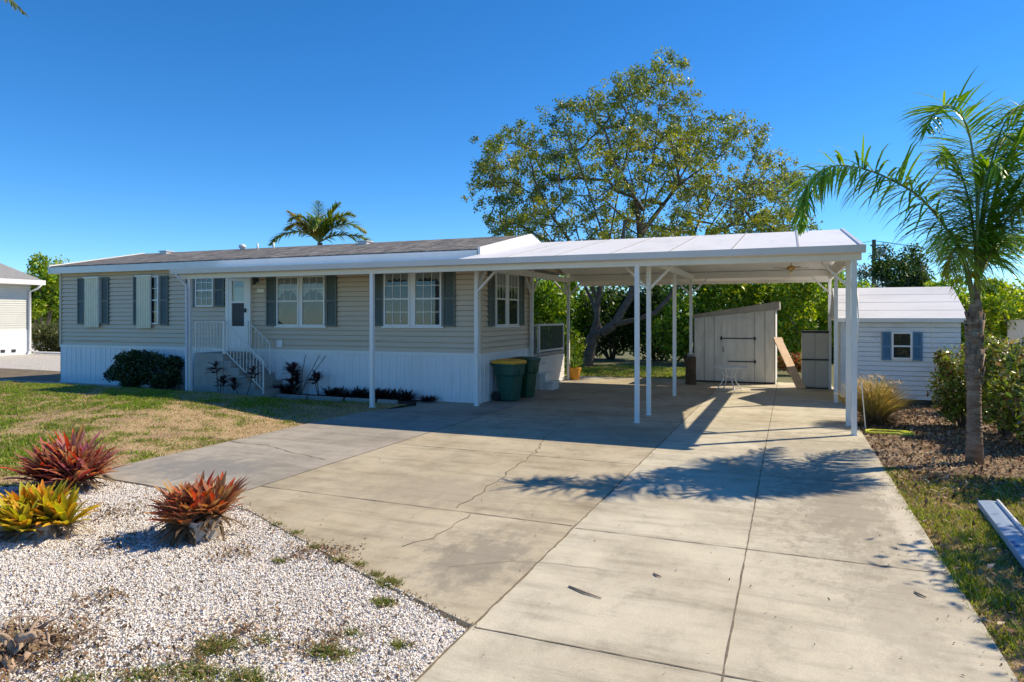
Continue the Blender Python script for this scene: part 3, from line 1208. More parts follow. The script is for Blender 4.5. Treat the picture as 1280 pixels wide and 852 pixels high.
def window(W_, parent, u0, u1, z0, z1, grid_top=True, grid_bot=False, curt=True, lace=0):
    def q(): return MB()
    fw = .045
    m = q()
    for (a, b, c, d) in ((u0 - fw, u0, z0 - fw, z1 + fw), (u1, u1 + fw, z0 - fw, z1 + fw), (u0, u1, z1, z1 + fw), (u0, u1, z0 - fw, z0)):
        m.box(a, b, .0, .075, c, d)
    zm = (z0 + z1) / 2
    m.box(u0, u1, .03, .068, zm - .02, zm + .02)
    fr = W_.mb(m).build('window', M['frame'], parent)
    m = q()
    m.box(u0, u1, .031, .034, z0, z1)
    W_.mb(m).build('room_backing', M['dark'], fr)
    m = q()
    m.add([(u0, .053, z0), (u1, .053, z0), (u1, .053, z1), (u0, .053, z1)], [(0, 1, 2, 3)])
    W_.mb(m).build('pane', M['glass'], fr, recalc=False)
    m = q()
    nx_ = 3
    for (on, a, b) in ((grid_top, zm + .02, z1), (grid_bot, z0, zm - .02)):
        if not on: continue
        for i in range(1, nx_):
            x_ = u0 + (u1 - u0) * i / nx_
            m.box(x_ - .008, x_ + .008, .056, .062, a, b)
        zz = (a + b) / 2
        m.box(u0, u1, .0565, .0615, zz - .008, zz + .008)
    if m.v: W_.mb(m).build('muntins', M['frame'], fr)
    if curt:
        m = q()
        N = 40
        vtop = .42 if lace < 2 else .16
        vs = []
        for i in range(N + 1):
            f = i / N
            a = u0 + (u1 - u0) * f
            low = z1 - (z1 - z0) * (vtop - vtop * .33 * math.sin(PI * f) + .02 * math.sin(9 * PI * f))
            dep = .042 + .004 * math.sin(i * 1.9)
            vs += [(a, dep, low), (a, dep, z1)]
        m.add(vs, [(2 * i, 2 * i + 2, 2 * i + 3, 2 * i + 1) for i in range(N)])
        if lace:      # tied-back lower lace: an oval ring
            vs = []
            zm_ = (z0 + z1) / 2
            for i in range(41):
                f = i / 40
                open_ = (1 - abs(2 * f - 1) ** 1.6) * .92
                vs += [(u0 + (u1 - u0) * f, .041 + .003 * math.sin(i * 1.7), z0 + (zm_ - z0) * open_), (u0 + (u1 - u0) * f, .041 + .003 * math.sin(i * 1.7), zm_)]
            m2 = q()
            m2.add(vs, [(2 * i, 2 * i + 2, 2 * i + 3, 2 * i + 1) for i in range(40)])
            W_.mb(m2).build('tied_curtain', M['lace'], fr, recalc=False)
        W_.mb(m).build('curtain', M['curtain'], fr)
    return fr


def shutter(W_, parent, u0, u1, z0, z1, mat='shutter'):
    m = MB()
    fw = .045
    for (a, b, c, d) in ((u0, u0 + fw, z0, z1), (u1 - fw, u1, z0, z1), (u0 + fw, u1 - fw, z1 - fw, z1), (u0 + fw, u1 - fw, z0, z0 + fw), (u0 + fw, u1 - fw, (z0 + z1) / 2 - .03, (z0 + z1) / 2 + .03)):
        m.box(a, b, .0, .064, c, d)
    n_ = int((z1 - z0) / .05)
    for i in range(n_):
        z = z0 + fw + (z1 - z0 - 2 * fw) * i / n_
        m.add([(u0 + fw, .037, z + .045), (u1 - fw, .037, z + .045), (u1 - fw, .056, z), (u0 + fw, .056, z)], [(0, 1, 2, 3)])
    m.box(u0 + fw, u1 - fw, .0, .035, z0 + fw, z1 - fw)
    W_.mb(m).build('shutter', M[mat], parent, recalc=True)


FW = Wall('front')
EWL = Wall('end')


def zf(py, px_, Y=HY0):
    u = (px_ - 640) / F
    d = Y / (u * SA + CA)
    return H + (397 - py) / F * d


X = lambda p: XW(p, HY0 - .05)
# the two left windows with corrugated storm panels
for (s0, s1, p0, p1, w0, w1, t0, t1, yt, yb) in ((96.8, 105.2, 107.5, 125.5, 107, 125, 127, 135.5, 347.5, 406), (166.5, 171.5, 172.5, 190.5, 173, 198.5, 200, 209.8, 345.5, 407)):
    zt, zb = zf(yt, (w0 + w1) / 2), zf(yb, (w0 + w1) / 2)
    window(FW, house, X(w0) + .05, X(w1) - .05, zb + .08, zt - .05, True, True, False)
    shutter(FW, house, X(s0), X(s1), zb, zt)
    shutter(FW, house, X(t0), X(t1), zb, zt)
    pr = []
    a, b = X(p0), X(p1)
    k = 6
    wv = (b - a) / k
    for i in range(k):
        pr += [(a + wv * i, .10), (a + wv * (i + .3), .10), (a + wv * (i + .5), .145), (a + wv * (i + .8), .145)]
    pr.append((b, .10))
    m = MB()
    m.strip(pr, 'z', zb - .09, zt - .02)
    o = FW.mb(m).build('storm_panel', M['storm'], house, recalc=False)
    md = o.modifiers.new('t', 'SOLIDIFY'); md.thickness = .006
    m = MB()
    m.box(a - .03, b + .03, .01, .15, zt - .02, zt + .02)
    FW.mb(m).build('panel_track', M['frame'], house)
# small window by the door
zt, zb = zf(345, 255), zf(382, 255)
window(FW, house, X(245.8), X(265.5), zb, zt, True, True, False)
shutter(FW, house, X(232.3), X(243.2), zb - .05, zt + .05)
shutter(FW, house, X(268.2), X(280), zb - .05, zt + .05)
# door
dx0, dx1, dz1 = X(287.5), X(309.5), zf(348.5, 298)
m = MB()
m.box(dx0 - .14, dx0 - .02, 0, .09, FLOOR - .03, dz1 + .1)
m.box(dx1 + .02, dx1 + .14, 0, .09, FLOOR - .03, dz1 + .1)
m.box(dx0 - .02, dx1 + .02, 0, .09, dz1 + .01, dz1 + .1)
FW.mb(m).build('door_frame', M['frame'], house)
m = MB()
zmid = zf(378, 298); zlow = zf(408, 298)
m.box(dx0 - .015, dx0 + .10, .04, .085, FLOOR, dz1)
m.box(dx1 - .10, dx1 + .015, .04, .085, FLOOR, dz1)
m.box(dx0 + .10, dx1 - .10, .04, .085, dz1 - .08, dz1)
m.box(dx0 + .10, dx1 - .10, .04, .085, zmid - .03, zmid + .03)
m.box(dx0 + .10, dx1 - .10, .04, .085, FLOOR, zlow)
door = FW.mb(m).build('door', M['frame'], house)
m = MB()
m.add([(dx0 + .1, .059, zmid + .03), (dx1 - .1, .059, zmid + .03), (dx1 - .1, .059, dz1 - .08), (dx0 + .1, .059, dz1 - .08)], [(0, 1, 2, 3)])
FW.mb(m).build('pane', M['glass'], door, recalc=False)
m = MB()
m.box(dx0 + .10, dx1 - .10, .058, .062, zlow, zmid - .03)
FW.mb(m).build('screen', simple('dark_screen', (.045, .05, .055), .6, .1, 4), door)
m = MB()     # inner door slab with a half-round light
m.box(dx0, dx1, .0, .038, FLOOR, dz1)
FW.mb(m).build('inner_panel', simple('pale_inner_door', (.50, .55, .52), .5, .05, 3), door)
m = MB()
cx_, cz_ = (dx0 + dx1) / 2 + .02, zf(359.5, 298)
fan = [(cx_ + .2 * math.cos(t * PI / 12), cz_ + .17 * math.sin(t * PI / 12)) for t in range(13)]
m.prism(fan, 'y', .040, .044)
FW.mb(m).build('fan_light', simple('fan_light_glass', (.08, .12, .18), .15, .05, 4), door)
m = MB()
m.box(dx1 - .07, dx1 - .02, .085, .13, zf(388.5, 298) - .06, zf(388.5, 298) + .06)
FW.mb(m).build('handle', M['iron'], door)
# lantern, number plate, outlet
m = MB()
lx, lz = X(320.5), zf(350, 320)
m.box(lx - .05, lx + .05, 0, .03, lz - .08, lz + .10)
m.tube([(lx, .02, lz + .08), (lx, .10, lz + .13), (lx, .13, lz + .08)], .012, 6)
m.lathe([(.03, .07), (.075, .04), (.07, .03), (.05, -.12), (.03, -.15)], 8, (lx, .13, lz))
FW.mb(m).build('wall_lantern', M['iron'], house)
m = MB()
m.box(X(321), X(330), .03, .04, zf(366, 325), zf(361.5, 325))
FW.mb(m).build('number_plate', M['storm'], house)
m = MB()
m.box(X(346), X(353), .012, .06, zf(433, 349), zf(425, 349))
FW.mb(m).build('outlet_box', M['frame'], house)
# double window 4 and 5
def double(W_, a0, a1, b0, b1, zt, zb, gb=False, lace=0, curt=True):
    window(W_, house, a0, a1, zb, zt, True, gb, curt, lace)
    window(W_, house, b0, b1, zb, zt, True, gb, curt, lace)
    m = MB()
    m.box(a0 - .1, b1 + .1, 0, .085, zb - .09, zb - .047)
    m.box(a0 - .06, b1 + .06, 0, .07, zt + .047, zt + .09)
    m.box(a1 + .047, b0 - .047, 0, .05, zb - .045, zt + .045)
    W_.mb(m).build('window_surround', M['siding' if False else 'frame'], house)
zt, zb = zf(347.5, 376), zf(406, 376)
double(FW, X(347.6), X(372), X(378.5), X(404.5), zt, zb, False, 1)
shutter(FW, house, X(332.7), X(344.8), zb - .05, zt + .05)
shutter(FW, house, X(407.5), X(420.6), zb - .05, zt + .05)
zt, zb = zf(342, 515), zf(406, 515)
double(FW, X(481.8), X(510.6), X(519.5), X(550), zt, zb, True, 2)
shutter(FW, house, X(465), X(479.2), zb - .05, zt + .05)
shutter(FW, house, X(553.5), X(568.8), zb - .05, zt + .05)
Yq = lambda p: YW(p, HX1 + .05)
zt2, zb2 = zt + .02, zb
double(EWL, Yq(620.5), Yq(632), Yq(635.5), Yq(647), zt2, zb2, False, 0)
shutter(EWL, house, Yq(611.2), Yq(618.2), zb2 - .05, zt2 + .05)
shutter(EWL, house, Yq(649), Yq(655.2), zb2 - .05, zt2 + .05)
# rear deck: floor, skirt, glazed rail, steps
dk = thing('side_deck', 'raised deck with glazed railing and white lattice base beside house', 'deck', (-8.7, 21, 0))
m = MB()
m.box(NX + .05, HX1 + .05, NY + .05, 22.55, .96, 1.05)
m.build('floor', M['shed_trim'], dk)
m = MB()
for i in range(9):
    z = .02 + i * .103
    m.box(HX1 + .03, HX1 + .05 + (.006 if i % 2 else 0), 20.0, 22.55, z, z + .098)
    m.box(-9.4, HX1 + .03, 20.0, 20.02 + (.006 if i % 2 else 0), z, z + .098)
m.build('base_panel', M['skirt'], dk)
m = MB()
for y in (20.05, 22.5):
    m.box(HX1 - .03, HX1 + .05, y - .04, y + .04, 1.05, 1.95)
m.box(HX1 - .02, HX1 + .045, 20.09, 22.46, 1.88, 1.94)
m.box(HX1 - .02, HX1 + .045, 20.09, 22.46, 1.1, 1.15)
for i in range(11):
    y = 20.3 + i * .2
    m.box(HX1 - .012, HX1 + .012, y - .012, y + .012, 1.15, 1.88)
m.box(-9.4, HX1 - .03, 20.0, 20.05, 1.87, 1.93)
m.build('railing', M['white'], dk)
m = MB()
m.box(HX1 + .02, HX1 + .026, 20.09, 22.46, 1.15, 1.88)
m.build('railing_screen', M['screen'], dk)
m = MB()
m.box(-8.4, HX1 - .05, 19.95, 19.985, 1.06, 1.86)
m.build('front_panel', simple('grey_panel', (.28, .28, .28), .6, .1, 4), dk)
for i in range(3):
    m = MB()
    z = .75 - i * .25
    m.box(HX1 + .02 + i * .22, HX1 + .30 + i * .22, 19.32, 20.0, z - .04, z)
    m.box(HX1 + .02 + i * .22, HX1 + .26 + i * .22, 19.36, 19.98, -.02, z - .04)
    m.build('step', M['white'], dk)

# front steps with landing and handrails
st = thing('front_steps', 'grey concrete entry steps with white metal handrails at the front door', 'steps', (-15, 15, 0))
LX0, LX1, LY0 = -15.62, -14.55, 14.5
m = MB()
m.box(LX0, LX1, LY0, HY0 - .06, -.05, 1.17)
m.build('landing', M['concrete_block'], st, bevel=.012)
nst = 5
for i in range(nst):
    m = MB()
    z = 1.17 - (i + 1) * .195
    x0_ = LX1 + i * .27
    m.box(x0_ + .001, x0_ + .27, LY0 + .02 + i * .002, HY0 - .07, -.05, z)
    m.build('step', M['concrete_block'], st, bevel=.01)
def rail(pts_, ybar, n_, lab=None):
    m = MB()
    (x0_, zb0), (x1_, zb1) = pts_
    hgt = .86
    m.tube([(x0_, ybar, zb0 + hgt), (x1_, ybar, zb1 + hgt)], .02, 6)
    m.tube([(x0_, ybar, zb0 + .08), (x1_, ybar, zb1 + .08)], .014, 6)
    for i in range(n_ + 1):
        f = i / n_
        x_ = x0_ + (x1_ - x0_) * f
        zz = zb0 + (zb1 - zb0) * f
        big = i in (0, n_)
        m.tube([(x_, ybar, zz + (-.02 if big else .08)), (x_, ybar, zz + hgt)], .022 if big else .009, 6)
    m.build('handrail', M['tablewhite'], st)
rail([(LX0 + .03, 1.17), (LX1 - .03, 1.17)], LY0 + .05, 9)
rail([(LX1, 1.17), (LX1 + 1.38, .12)], LY0 + .05, 12)
rail([(LX1, 1.17), (LX1 + .80, .56)], HY0 - .25, 6)
m = MB()
m.tube([(LX0 + .03, LY0 + .05, 2.03), (LX0 + .03, HY0 - .12, 2.03)], .02, 6)
for i in range(9):
    y = LY0 + .05 + i * .13
    m.tube([(LX0 + .03, y, 1.15), (LX0 + .03, y, 2.03)], .009, 6)
m.build('handrail', M['tablewhite'], st)

# ================================================================== CARPORT + PORCH ROOF
cp = thing('carport', 'white metal carport with shallow gable roof and long front porch overhang', 'carport', (-3, 19, 0))
CX0, CX1 = -7.09, 1.24
CY0, CZ0, CRY, CRZ, CY1 = 13.8, 3.44, 19.0, 4.36, 24.1
m = MB()
th = .07
m.prism([(CY0, CZ0), (CRY, CRZ), (CY1, CZ0), (CY1, CZ0 - th), (CRY, CRZ - th), (CY0, CZ0 - th)], 'x', CX0, CX1)
m.build('roof_panel', M['roofwhite'], cp)
m = MB()   # panel seams
seam = simple('seam_metal', (.42, .42, .42), .5, .1, 4)
X_ = CX0 + 1.2
while X_ < CX1 - .3:
    m.bar((X_, CY0 + .02, CZ0 + .006), (X_, CRY, CRZ + .006), .035, .02)
    m.bar((X_, CRY, CRZ + .006), (X_, CY1 - .02, CZ0 + .006), .035, .02)
    X_ += 1.21
m.build('roof_seams', seam, cp)
m = MB()
m.bar((CX1 - .02, CY0, CZ0 + .015), (CX1 - .02, CRY, CRZ + .015), .06, .03)
m.bar((CX1 - .02, CRY, CRZ + .015), (CX1 - .02, CY1, CZ0 + .015), .06, .03)
m.build('roof_edge_trim', M['gutter'], cp)
m = MB()
m.prism([(-15.6, 3.40), (-15.6, 3.44), (CX0 - .01, 3.44), (CX0 - .01, 3.40)], 'y', 13.8, 13.82)
m.v = []; m.f = []
m.prism([(13.8, 3.44), (15.39, 3.585), (15.39, 3.545), (13.8, 3.38)], 'x', -15.6, CX0 - .005)
m.build('porch_roof_panel', M['roofwhite'], cp)
# the carport panel's front meets house eave between
m = MB()   # gutter: channel profile
m.prism([(CY0 - .12, 3.455), (CY0 - .10, 3.33), (CY0 - .02, 3.315), (CY0 - .002, 3.315), (CY0 - .002, 3.455), (CY0 - .02, 3.455), (CY0 - .02, 3.36), (CY0 - .085, 3.36), (CY0 - .105, 3.455)], 'x', -15.62, CX1 + .03)
m.build('gutter', M['gutter'], cp)
# beams
m = MB()
m.box(-15.55, CX1 - .02, 13.94, 14.06, 3.20, 3.372)
m.build('front_beam', M['beam'], cp)
m = MB()
m.box(-7.2, CX1 - .06, 15.14, 15.26, 3.28, 3.50)
m.build('second_beam', M['beam'], cp)
m = MB()
m.box(-7.2, CX1 - .06, 22.74, 22.86, 3.40, 3.60)
m.build('rear_beam', M['beam'], cp)
m = MB()
m.box(-7.05, CX1 - .06, 18.94, 19.06, 4.10, 4.27)
m.build('ridge_beam', M['beam'], cp)
m = MB()
m.prism([(14.07, 3.30), (14.07, 3.40), (15.4, 3.64), (22.5, 3.64), (22.73, 3.60), (22.73, 3.30)], 'x', CX1 - .11, CX1 - .03)
m.build('gable_beam', M['beam'], cp)
for xx in (-7.16, -2.93):
    m = MB()
    m.box(xx - .05, xx + .05, 15.27, 22.73, 3.35, 3.52)
    m.build('cross_beam', M['beam'], cp)
# rear fascia
m = MB()
m.box(CX0, CX1, CY1 - .02, CY1 + .02, 3.28, 3.45)
m.build('rear_fascia', M['beam'], cp)
posts = [(-15.22, 14.0, 3.2, 'f'), (-9.34, 14.0, 3.2, 'f'), (-2.91, 14.0, 3.2, 'f'), (1.10, 14.0, 3.2, 'f'),
         (-7.12, 15.2, 3.28, 'b'), (-2.90, 15.2, 3.28, 'b'), (1.09, 15.2, 3.28, 'b'),
         (-7.15, 19.15, 4.1, 'e'), (-2.95, 19.2, 4.1, 'n'), (1.10, 19.3, 3.3, 'n'),
         (-7.15, 22.8, 3.4, 'b'), (-2.98, 22.8, 3.4, 'b'), (1.13, 22.8, 3.4, 'b')]
for (x, y, zt_, kind) in posts:
    m = MB()
    w = .045
    z0_ = .99 if (x < -2.9 and x > -3 and y > 22) else 0
    m.box(x - w, x + w, y - w, y + w, z0_, zt_)
    if kind == 'b' or kind == 'f':
        m.box(x - .06, x + .06, y - .06, y + .06, z0_, z0_ + .012)
    post = m.build('post', M['white'], cp)
    if kind in ('b', 'e'):
        for sg in (-1, 1):
            if (x > 1 and sg == 1) or (x < -7 and y < 16 and sg == -1): continue
            ztop = zt_ if kind == 'b' else 3.35
            L_ = .46
            if kind == 'b':
                b = MB()
                b.bar((x + sg * .04, y, ztop - L_ - .02), (x + sg * (L_ + .04), y, ztop - .012), .05, .06, (0, 1, 0))
                b.build('brace', M['white'], cp)
        if x > 1 or x < -7 or kind == 'e':
            for sg in (-1, 1):
                if (y < 16 and sg == -1) or (y > 22 and sg == 1): continue
                b = MB()
                zz = 3.32
                b.bar((x, y + sg * .04, zz - .48), (x, y + sg * .5, zz - .01), .05, .06, (1, 0, 0))
                b.build('brace', M['white'], cp)
# downspout at the left porch post and the house corner
m = MB()
m.tube([(-15.45, 13.74, 3.34), (-15.40, 13.8, 3.2), (-15.30, 13.93, 3.05), (-15.26, 13.92, 2.9), (-15.26, 13.92, .08), (-15.3, 13.8, .03)], .035, 8)
m.build('downspout', M['gutter'], cp, True)
# ceiling fan
cf = thing('ceiling_fan', 'small brass ceiling fan light hanging under the carport roof', 'ceiling fan', (0.04, 18.0, 3.30))
m = MB()
m.tube([(0, 0, .1), (0, 0, .80)], .012, 6)
m.build('rod', M['brass'], cf, world=False)
m = MB()
m.lathe([(.03, .12), (.10, .09), (.11, .03), (.05, 0)], 14)
m.build('motor', M['brass'], cf, True, world=False)
for i in range(4):
    m = MB()
    a = i * PI / 2 + .4
    m.bar((.1 * math.cos(a), .1 * math.sin(a), .05), (.42 * math.cos(a), .42 * math.sin(a), .06), .11, .01)
    m.build('blade', simple('tan_blade', (.45, .36, .24), .5, .1, 4) if i == 0 else bpy.data.materials['tan_blade'], cf, world=False)
m = MB()
m.lathe([(.02, 0), (.06, -.04), (.05, -.09), (.01, -.11)], 12)
m.build('lamp_glass', M['storm'], cf, True, world=False)


# ================================================================== BINS
def wheelie(label, x, y, rz, mb, ml, s=1.0):
    t = thing('wheeled_bin', label, 'bin', (x, y, 0), rz, None)
    m = MB()

    def ring(w, d, z, r=.08, n=5, oy=0):
        out = []
        for (cx, cy, a0) in ((w - r, d - r, 0), (-w + r, d - r, 90), (-w + r, -d + r, 180), (w - r, -d + r, 270)):
            for k in range(n):
                a = R(a0 + 90 * k / (n - 1))
                out.append((cx + r * math.cos(a), cy + r * math.sin(a) + oy, z))
        return out
    rings = [ring(.215, .22, .02), ring(.225, .23, .05), ring(.27, .28, .62), ring(.275, .285, .66), ring(.30, .32, .70), ring(.305, .33, .93), ring(.325, .35, .94), ring(.325, .35, .985)]
    n = len(rings[0])
    vs = [p for r_ in rings for p in r_]
    fs = [(i * n + k, i * n + (k + 1) % n, (i + 1) * n + (k + 1) % n, (i + 1) * n + k) for i in range(len(rings) - 1) for k in range(n)]
    fs.append(tuple(range(n))[::-1])
    m.add(vs, fs)
    m.box(-.04, .04, -.345, -.31, .66, .84)
    m.build('body', mb, t, world=False)
    m = MB()
    rings = [ring(.335, .36, .987), ring(.345, .37, 1.03), ring(.335, .36, 1.06), ring(.20, .22, 1.095), ring(.04, .05, 1.105, .03)]
    vs = [p for r_ in rings for p in r_]
    fs = [(i * n + k, i * n + (k + 1) % n, (i + 1) * n + (k + 1) % n, (i + 1) * n + k) for i in range(len(rings) - 1) for k in range(n)]
    fs.append(tuple(range(n))[::-1]); fs.append(tuple(4 * n + k for k in range(n)))
    m.add(vs, fs)
    m.build('lid', ml, t, world=False)
    m = MB()
    m.tube([(-.25, .33, .93), (-.25, .42, .97), (.25, .42, .97), (.25, .33, .93)], .016, 8)
    m.build('handle', mb, t, True, world=False)
    for sx in (-1, 1):
        m = MB()
        m.lathe([(.05, -.03), (.125, -.03), (.13, -.015), (.13, .015), (.125, .03), (.05, .03)], 20)
        m.xf(Matrix.Translation((sx * .27, .24, .13)) @ Matrix.Rotation(PI / 2, 4, 'Y'))
        m.build('wheel', M['black'], t, world=False)
    m = MB()
    m.tube([(-.27, .24, .13), (.27, .24, .13)], .012, 6)
    m.build('axle', M['iron'], t, world=False)
    t.scale = (s, s, s)
    return t


b1 = wheelie('dark green wheeled bin with an amber lid at the house corner', -6.78, 16.48, R(80), M['bin_green'], M['bin_lid'], .99)
b2 = wheelie('dark green wheeled bin with a green lid, behind the amber-lidded bin', -6.72, 17.42, R(84), M['bin_green2'], M['bin_green2'], 1.0)

# ================================================================== SHED BEHIND THE CARPORT
sh = thing('garden_shed', 'weathered white wooden shed with sloping roof and iron strap hinges', 'shed', (-1.7, 25, 0))
SX0, SX1, SY0, SY1 = -3.0, -.42, 23.78, 26.6
zl, zr = 2.13, 2.40
m = MB()
m.prism([(SX0, -.02), (SX1, -.02), (SX1, zr), (SX0, zl)], 'y', SY0, SY1)
w_ = m.build('wall', M['shed'], sh)
m = MB()
xs_ = [SX0 + .02 + i * .32 for i in range(8)] + [SX1 - .02]
for x_ in xs_:
    if -2.15 < x_ < -1.1: continue
    zt_ = zl + (zr - zl) * (x_ - SX0) / (SX1 - SX0)
    m.box(x_ - .012, x_ + .012, SY0 - .012, SY0, 0, zt_ - .02)
m.build('batten', simple('seam_grey', (.40, .39, .37), .8, .2, 4), sh)
m = MB()
m.box(-2.08, -1.12, SY0 - .03, SY0 - .002, .12, zl - .03)
dr_ = m.build('door', M['shed'], sh, bevel=.006)
for z in (1.45, .72):
    m = MB()
    m.box(-2.1 if z > 1 else -1.9, -1.05, SY0 - .045, SY0 - .032, z - .018, z + .018)
    m.box(-1.08, -1.02, SY0 - .05, SY0 - .02, z - .05, z + .05)
    if z > 1: m.box(-2.14, -2.08, SY0 - .05, SY0 - .02, z - .06, z + .06)
    m.build('hinge', M['iron'], dr_)
m = MB()
m.box(-2.06, -2.04, SY0 - .06, SY0 - .03, 1.02, 1.2)
m.build('handle', M['iron'], dr_)
m = MB()
m.prism([(SX0 - .08, zl + .005), (SX1 + .12, zr + .015), (SX1 + .12, zr + .27), (SX0 - .08, zl + .10)], 'y', SY0 - .18, SY1 + .15)
m.build('roof', M['shed_trim'], sh)
m = MB()
m.box(SX0 + .02, SX1 - .02, SY0 - .02, SY0 - .004, -.02, .06)
m.build('plinth', M['iron'], sh)

# plank leaning on the shed
m = MB()
m.bar((0.33, 22.45, .02), (-.36, 23.55, 1.50), .30, .03, Vector((.55, -.8, .65)))
tag(m.build('plank', M['plank'], bevel=.004), 'raw pine board leaning between the shed and the plastic cabinet', 'board')
# plastic cabinet
cb = thing('storage_cabinet', 'taupe plastic storage cabinet with a dark band and two door pairs', 'cabinet', (.72, 22.95, 0))
m = MB(); m.box(-.375, .375, -.21, .21, .04, 1.68); m.build('body', M['cabinet'], cb, world=False, bevel=.01)
for z0_, z1_ in ((.07, .86), (.92, 1.66)):
    for s_ in (-1, 1):
        m = MB(); m.box(min(.004 * s_, .362 * s_), max(.004 * s_, .362 * s_), -.235, -.211, z0_, z1_)
        m.build('door', M['cabinet'], cb, world=False, bevel=.008)
m = MB(); m.box(-.385, .385, -.245, .215, 1.68, 1.74); m.build('lid', M['black'], cb, world=False, bevel=.01)
m = MB(); m.box(-.38, .38, -.24, .214, .872, .908); m.build('band', M['black'], cb, world=False)
m = MB(); m.box(-.38, .38, -.22, .214, 0, .04); m.build('base', M['black'], cb, world=False)

# patio table
tb = thing('patio_table', 'round white metal patio table with curved legs before the shed', 'table', (-1.68, 21.45, 0))
m = MB()
m.lathe([(.50, .655), (.525, .662), (.525, .70), (.50, .708), (.06, .712), (.03, .710)], 32)
m.build('tabletop', simple('grey_mesh_top', (.80, .79, .74), .5, .1, 4), tb, True, world=False)
for i in range(4):
    a = i * PI / 2 + .5
    c, s_ = math.cos(a), math.sin(a)
    m = MB()
    prof = [(.30, .68), (.26, .60), (.19, .48), (.17, .36), (.22, .24), (.31, .12), (.38, .02), (.41, .012)]
    m.tube([(r_ * c, r_ * s_, z) for r_, z in prof], .016, 8)
    m.build('leg', M['tablewhite'], tb, True, world=False)
m = MB()
m.tube([(.19 * math.cos(k * PI / 8), .19 * math.sin(k * PI / 8), .40) for k in range(17)], .010, 6)
m.tube([(.38 * math.cos(k * PI / 8), .38 * math.sin(k * PI / 8), .03) for k in range(17)], .008, 6)
m.build('ring', M['tablewhite'], tb, True, world=False)

# stump planter carrying the rear middle post
sp = thing('tree_stump', 'dark brown upright log stump under the rear middle carport post', 'stump', (-2.98, 22.8, 0))
m = MB()
r = random.Random(3)
m.lathe([(.19, -.02), (.175, .1), (.165, .5), (.17, .85), (.16, .90)], 14)
for v in m.v:
    v.x *= 1 + .08 * noise.noise(v * 5); v.y *= 1 + .08 * noise.noise(v * 6)
m.build('log', simple('log_brown', (.10, .065, .04), .95, .4, 6, bump=.8, bscale=20), sp, True, world=False)
m = MB()
m.lathe([(.10, .90), (.125, .99), (.11, .99)], 16)
m.build('cap', M['edging'], sp, True, world=False)

# ================================================================== HUT WITH BLUE SHUTTERS
hut = thing('garden_hut', 'white clapboard hut with white roof and blue window shutters', 'hut', (2.8, 21, 0))
UX0, UX1, UY0, UY1 = 1.26, 3.88, 19.6, 22.9
m = MB()
m.strip(lap(.12, 2.14, 17, UY0, .026), 'x', UX0, UX1)
m.strip(lap(.12, 2.14, 20, UX0, .012), 'y', UY0, UY1)
m.strip(lap(.12, 2.14, 20, UX1, .012, 1), 'y', UY0, UY1)
m.box(UX0 + .02, UX1 - .02, UY1 - .02, UY1, .12, 2.14)
for xx in (UX0 + .001, UX1 - .03):
    m.prism([(UY0 + .01, 2.13), ((UY0 + UY1) / 2, 2.92), (UY1 - .01, 2.13)], 'x', xx, xx + .03)
m.build('wall', M['hutsiding'], hut)
m = MB()
m.box(UX0 - .03, UX0 + .06, UY0 - .03, UY0 + .04, .1, 2.14)
m.box(1.60, 1.64, UY0 - .024, UY0, .1, 2.14)
m.box(3.28, 3.31, UY0 - .022, UY0, .1, 2.14)
m.build('trim', M['white'], hut)
m = MB(); m.box(UX0 + .03, UX1 - .03, UY0 + .03, UY1 - .03, -.05, .12); m.build('base', M['iron'], hut)
m = MB()
HRY = (UY0 + UY1) / 2
m.prism([(UY0 - .16, 2.12), (HRY, 2.97), (UY1 + .16, 2.12), (UY1 + .16, 2.06), (HRY, 2.90), (UY0 - .16, 2.06)], 'x', UX0 - .14, UX1 + .14)
for i in range(1, 4):
    f = i / 4
    y = UY0 - .16 + f * (HRY - UY0 + .16); z = 2.12 + f * .85
    m.bar((UX0 - .13, y, z + .001), (UX1 + .13, y, z + .001), .010, .006)
m.build('roof', M['hutroof'], hut)
m = MB()
m.box(UX0 - .15, UX1 + .15, UY0 - .20, UY0 - .162, 2.03, 2.13)
m.build('fascia', M['white'], hut)
HW = Wall('hut')
hx = lambda p: XW(p, UY0)
zt, zb = zf(417.5, 1127, UY0), zf(446, 1127, UY0)
window(HW, hut, hx(1116.5), hx(1137.5), zb, zt, False, False, False)
shutter(HW, hut, hx(1102), hx(1114), zb - .07, zt + .05, 'shutterblue')
shutter(HW, hut, hx(1140), hx(1152.5), zb - .07, zt + .05, 'shutterblue')
m = MB(); m.box(hx(1107), hx(1147), 0, .03, zt + .075, zt + .10); HW.mb(m).build('window_head', M['white'], hut)
# side door of the hut, ajar board
m = MB(); m.box(UX0 - .03, UX0 - .005, 20.4, 21.3, .12, 2.0); m.build('side_door', M['storm'], hut)

# ================================================================== NEIGHBOUR HOUSE
nb = thing('neighbour_house', 'pale grey sided house with white base at the far left', 'house', (-47, 21, 0))
NXR, NY0, NY1 = -42.9, 13.0, 27.5
m = MB()
m.strip(lap(1.4, 4.3, 22, NXR, .02, 1), 'y', NY0, NY1)
m.strip(lap(1.4, 4.3, 22, NY1, .02, 1), 'x', -51, NXR)
m.strip(lap(1.4, 4.3, 22, NY0, .02, -1), 'x', -51, NXR)
m.box(-51, -50.9, NY0, NY1, 1.4, 4.3)
m.prism([(-51, 4.28), (-47, 5.6), (NXR, 4.28)], 'y', NY1 - .05, NY1)
m.prism([(-51, 4.28), (-47, 5.6), (NXR, 4.28)], 'y', NY0, NY0 + .05)
m.build('wall', M['grey_siding'], nb)
m = MB(); m.box(-51, NXR + .03, NY0, NY1 + .03, -.05, 1.4); m.build('foundation', M['skirt'], nb)
m = MB()
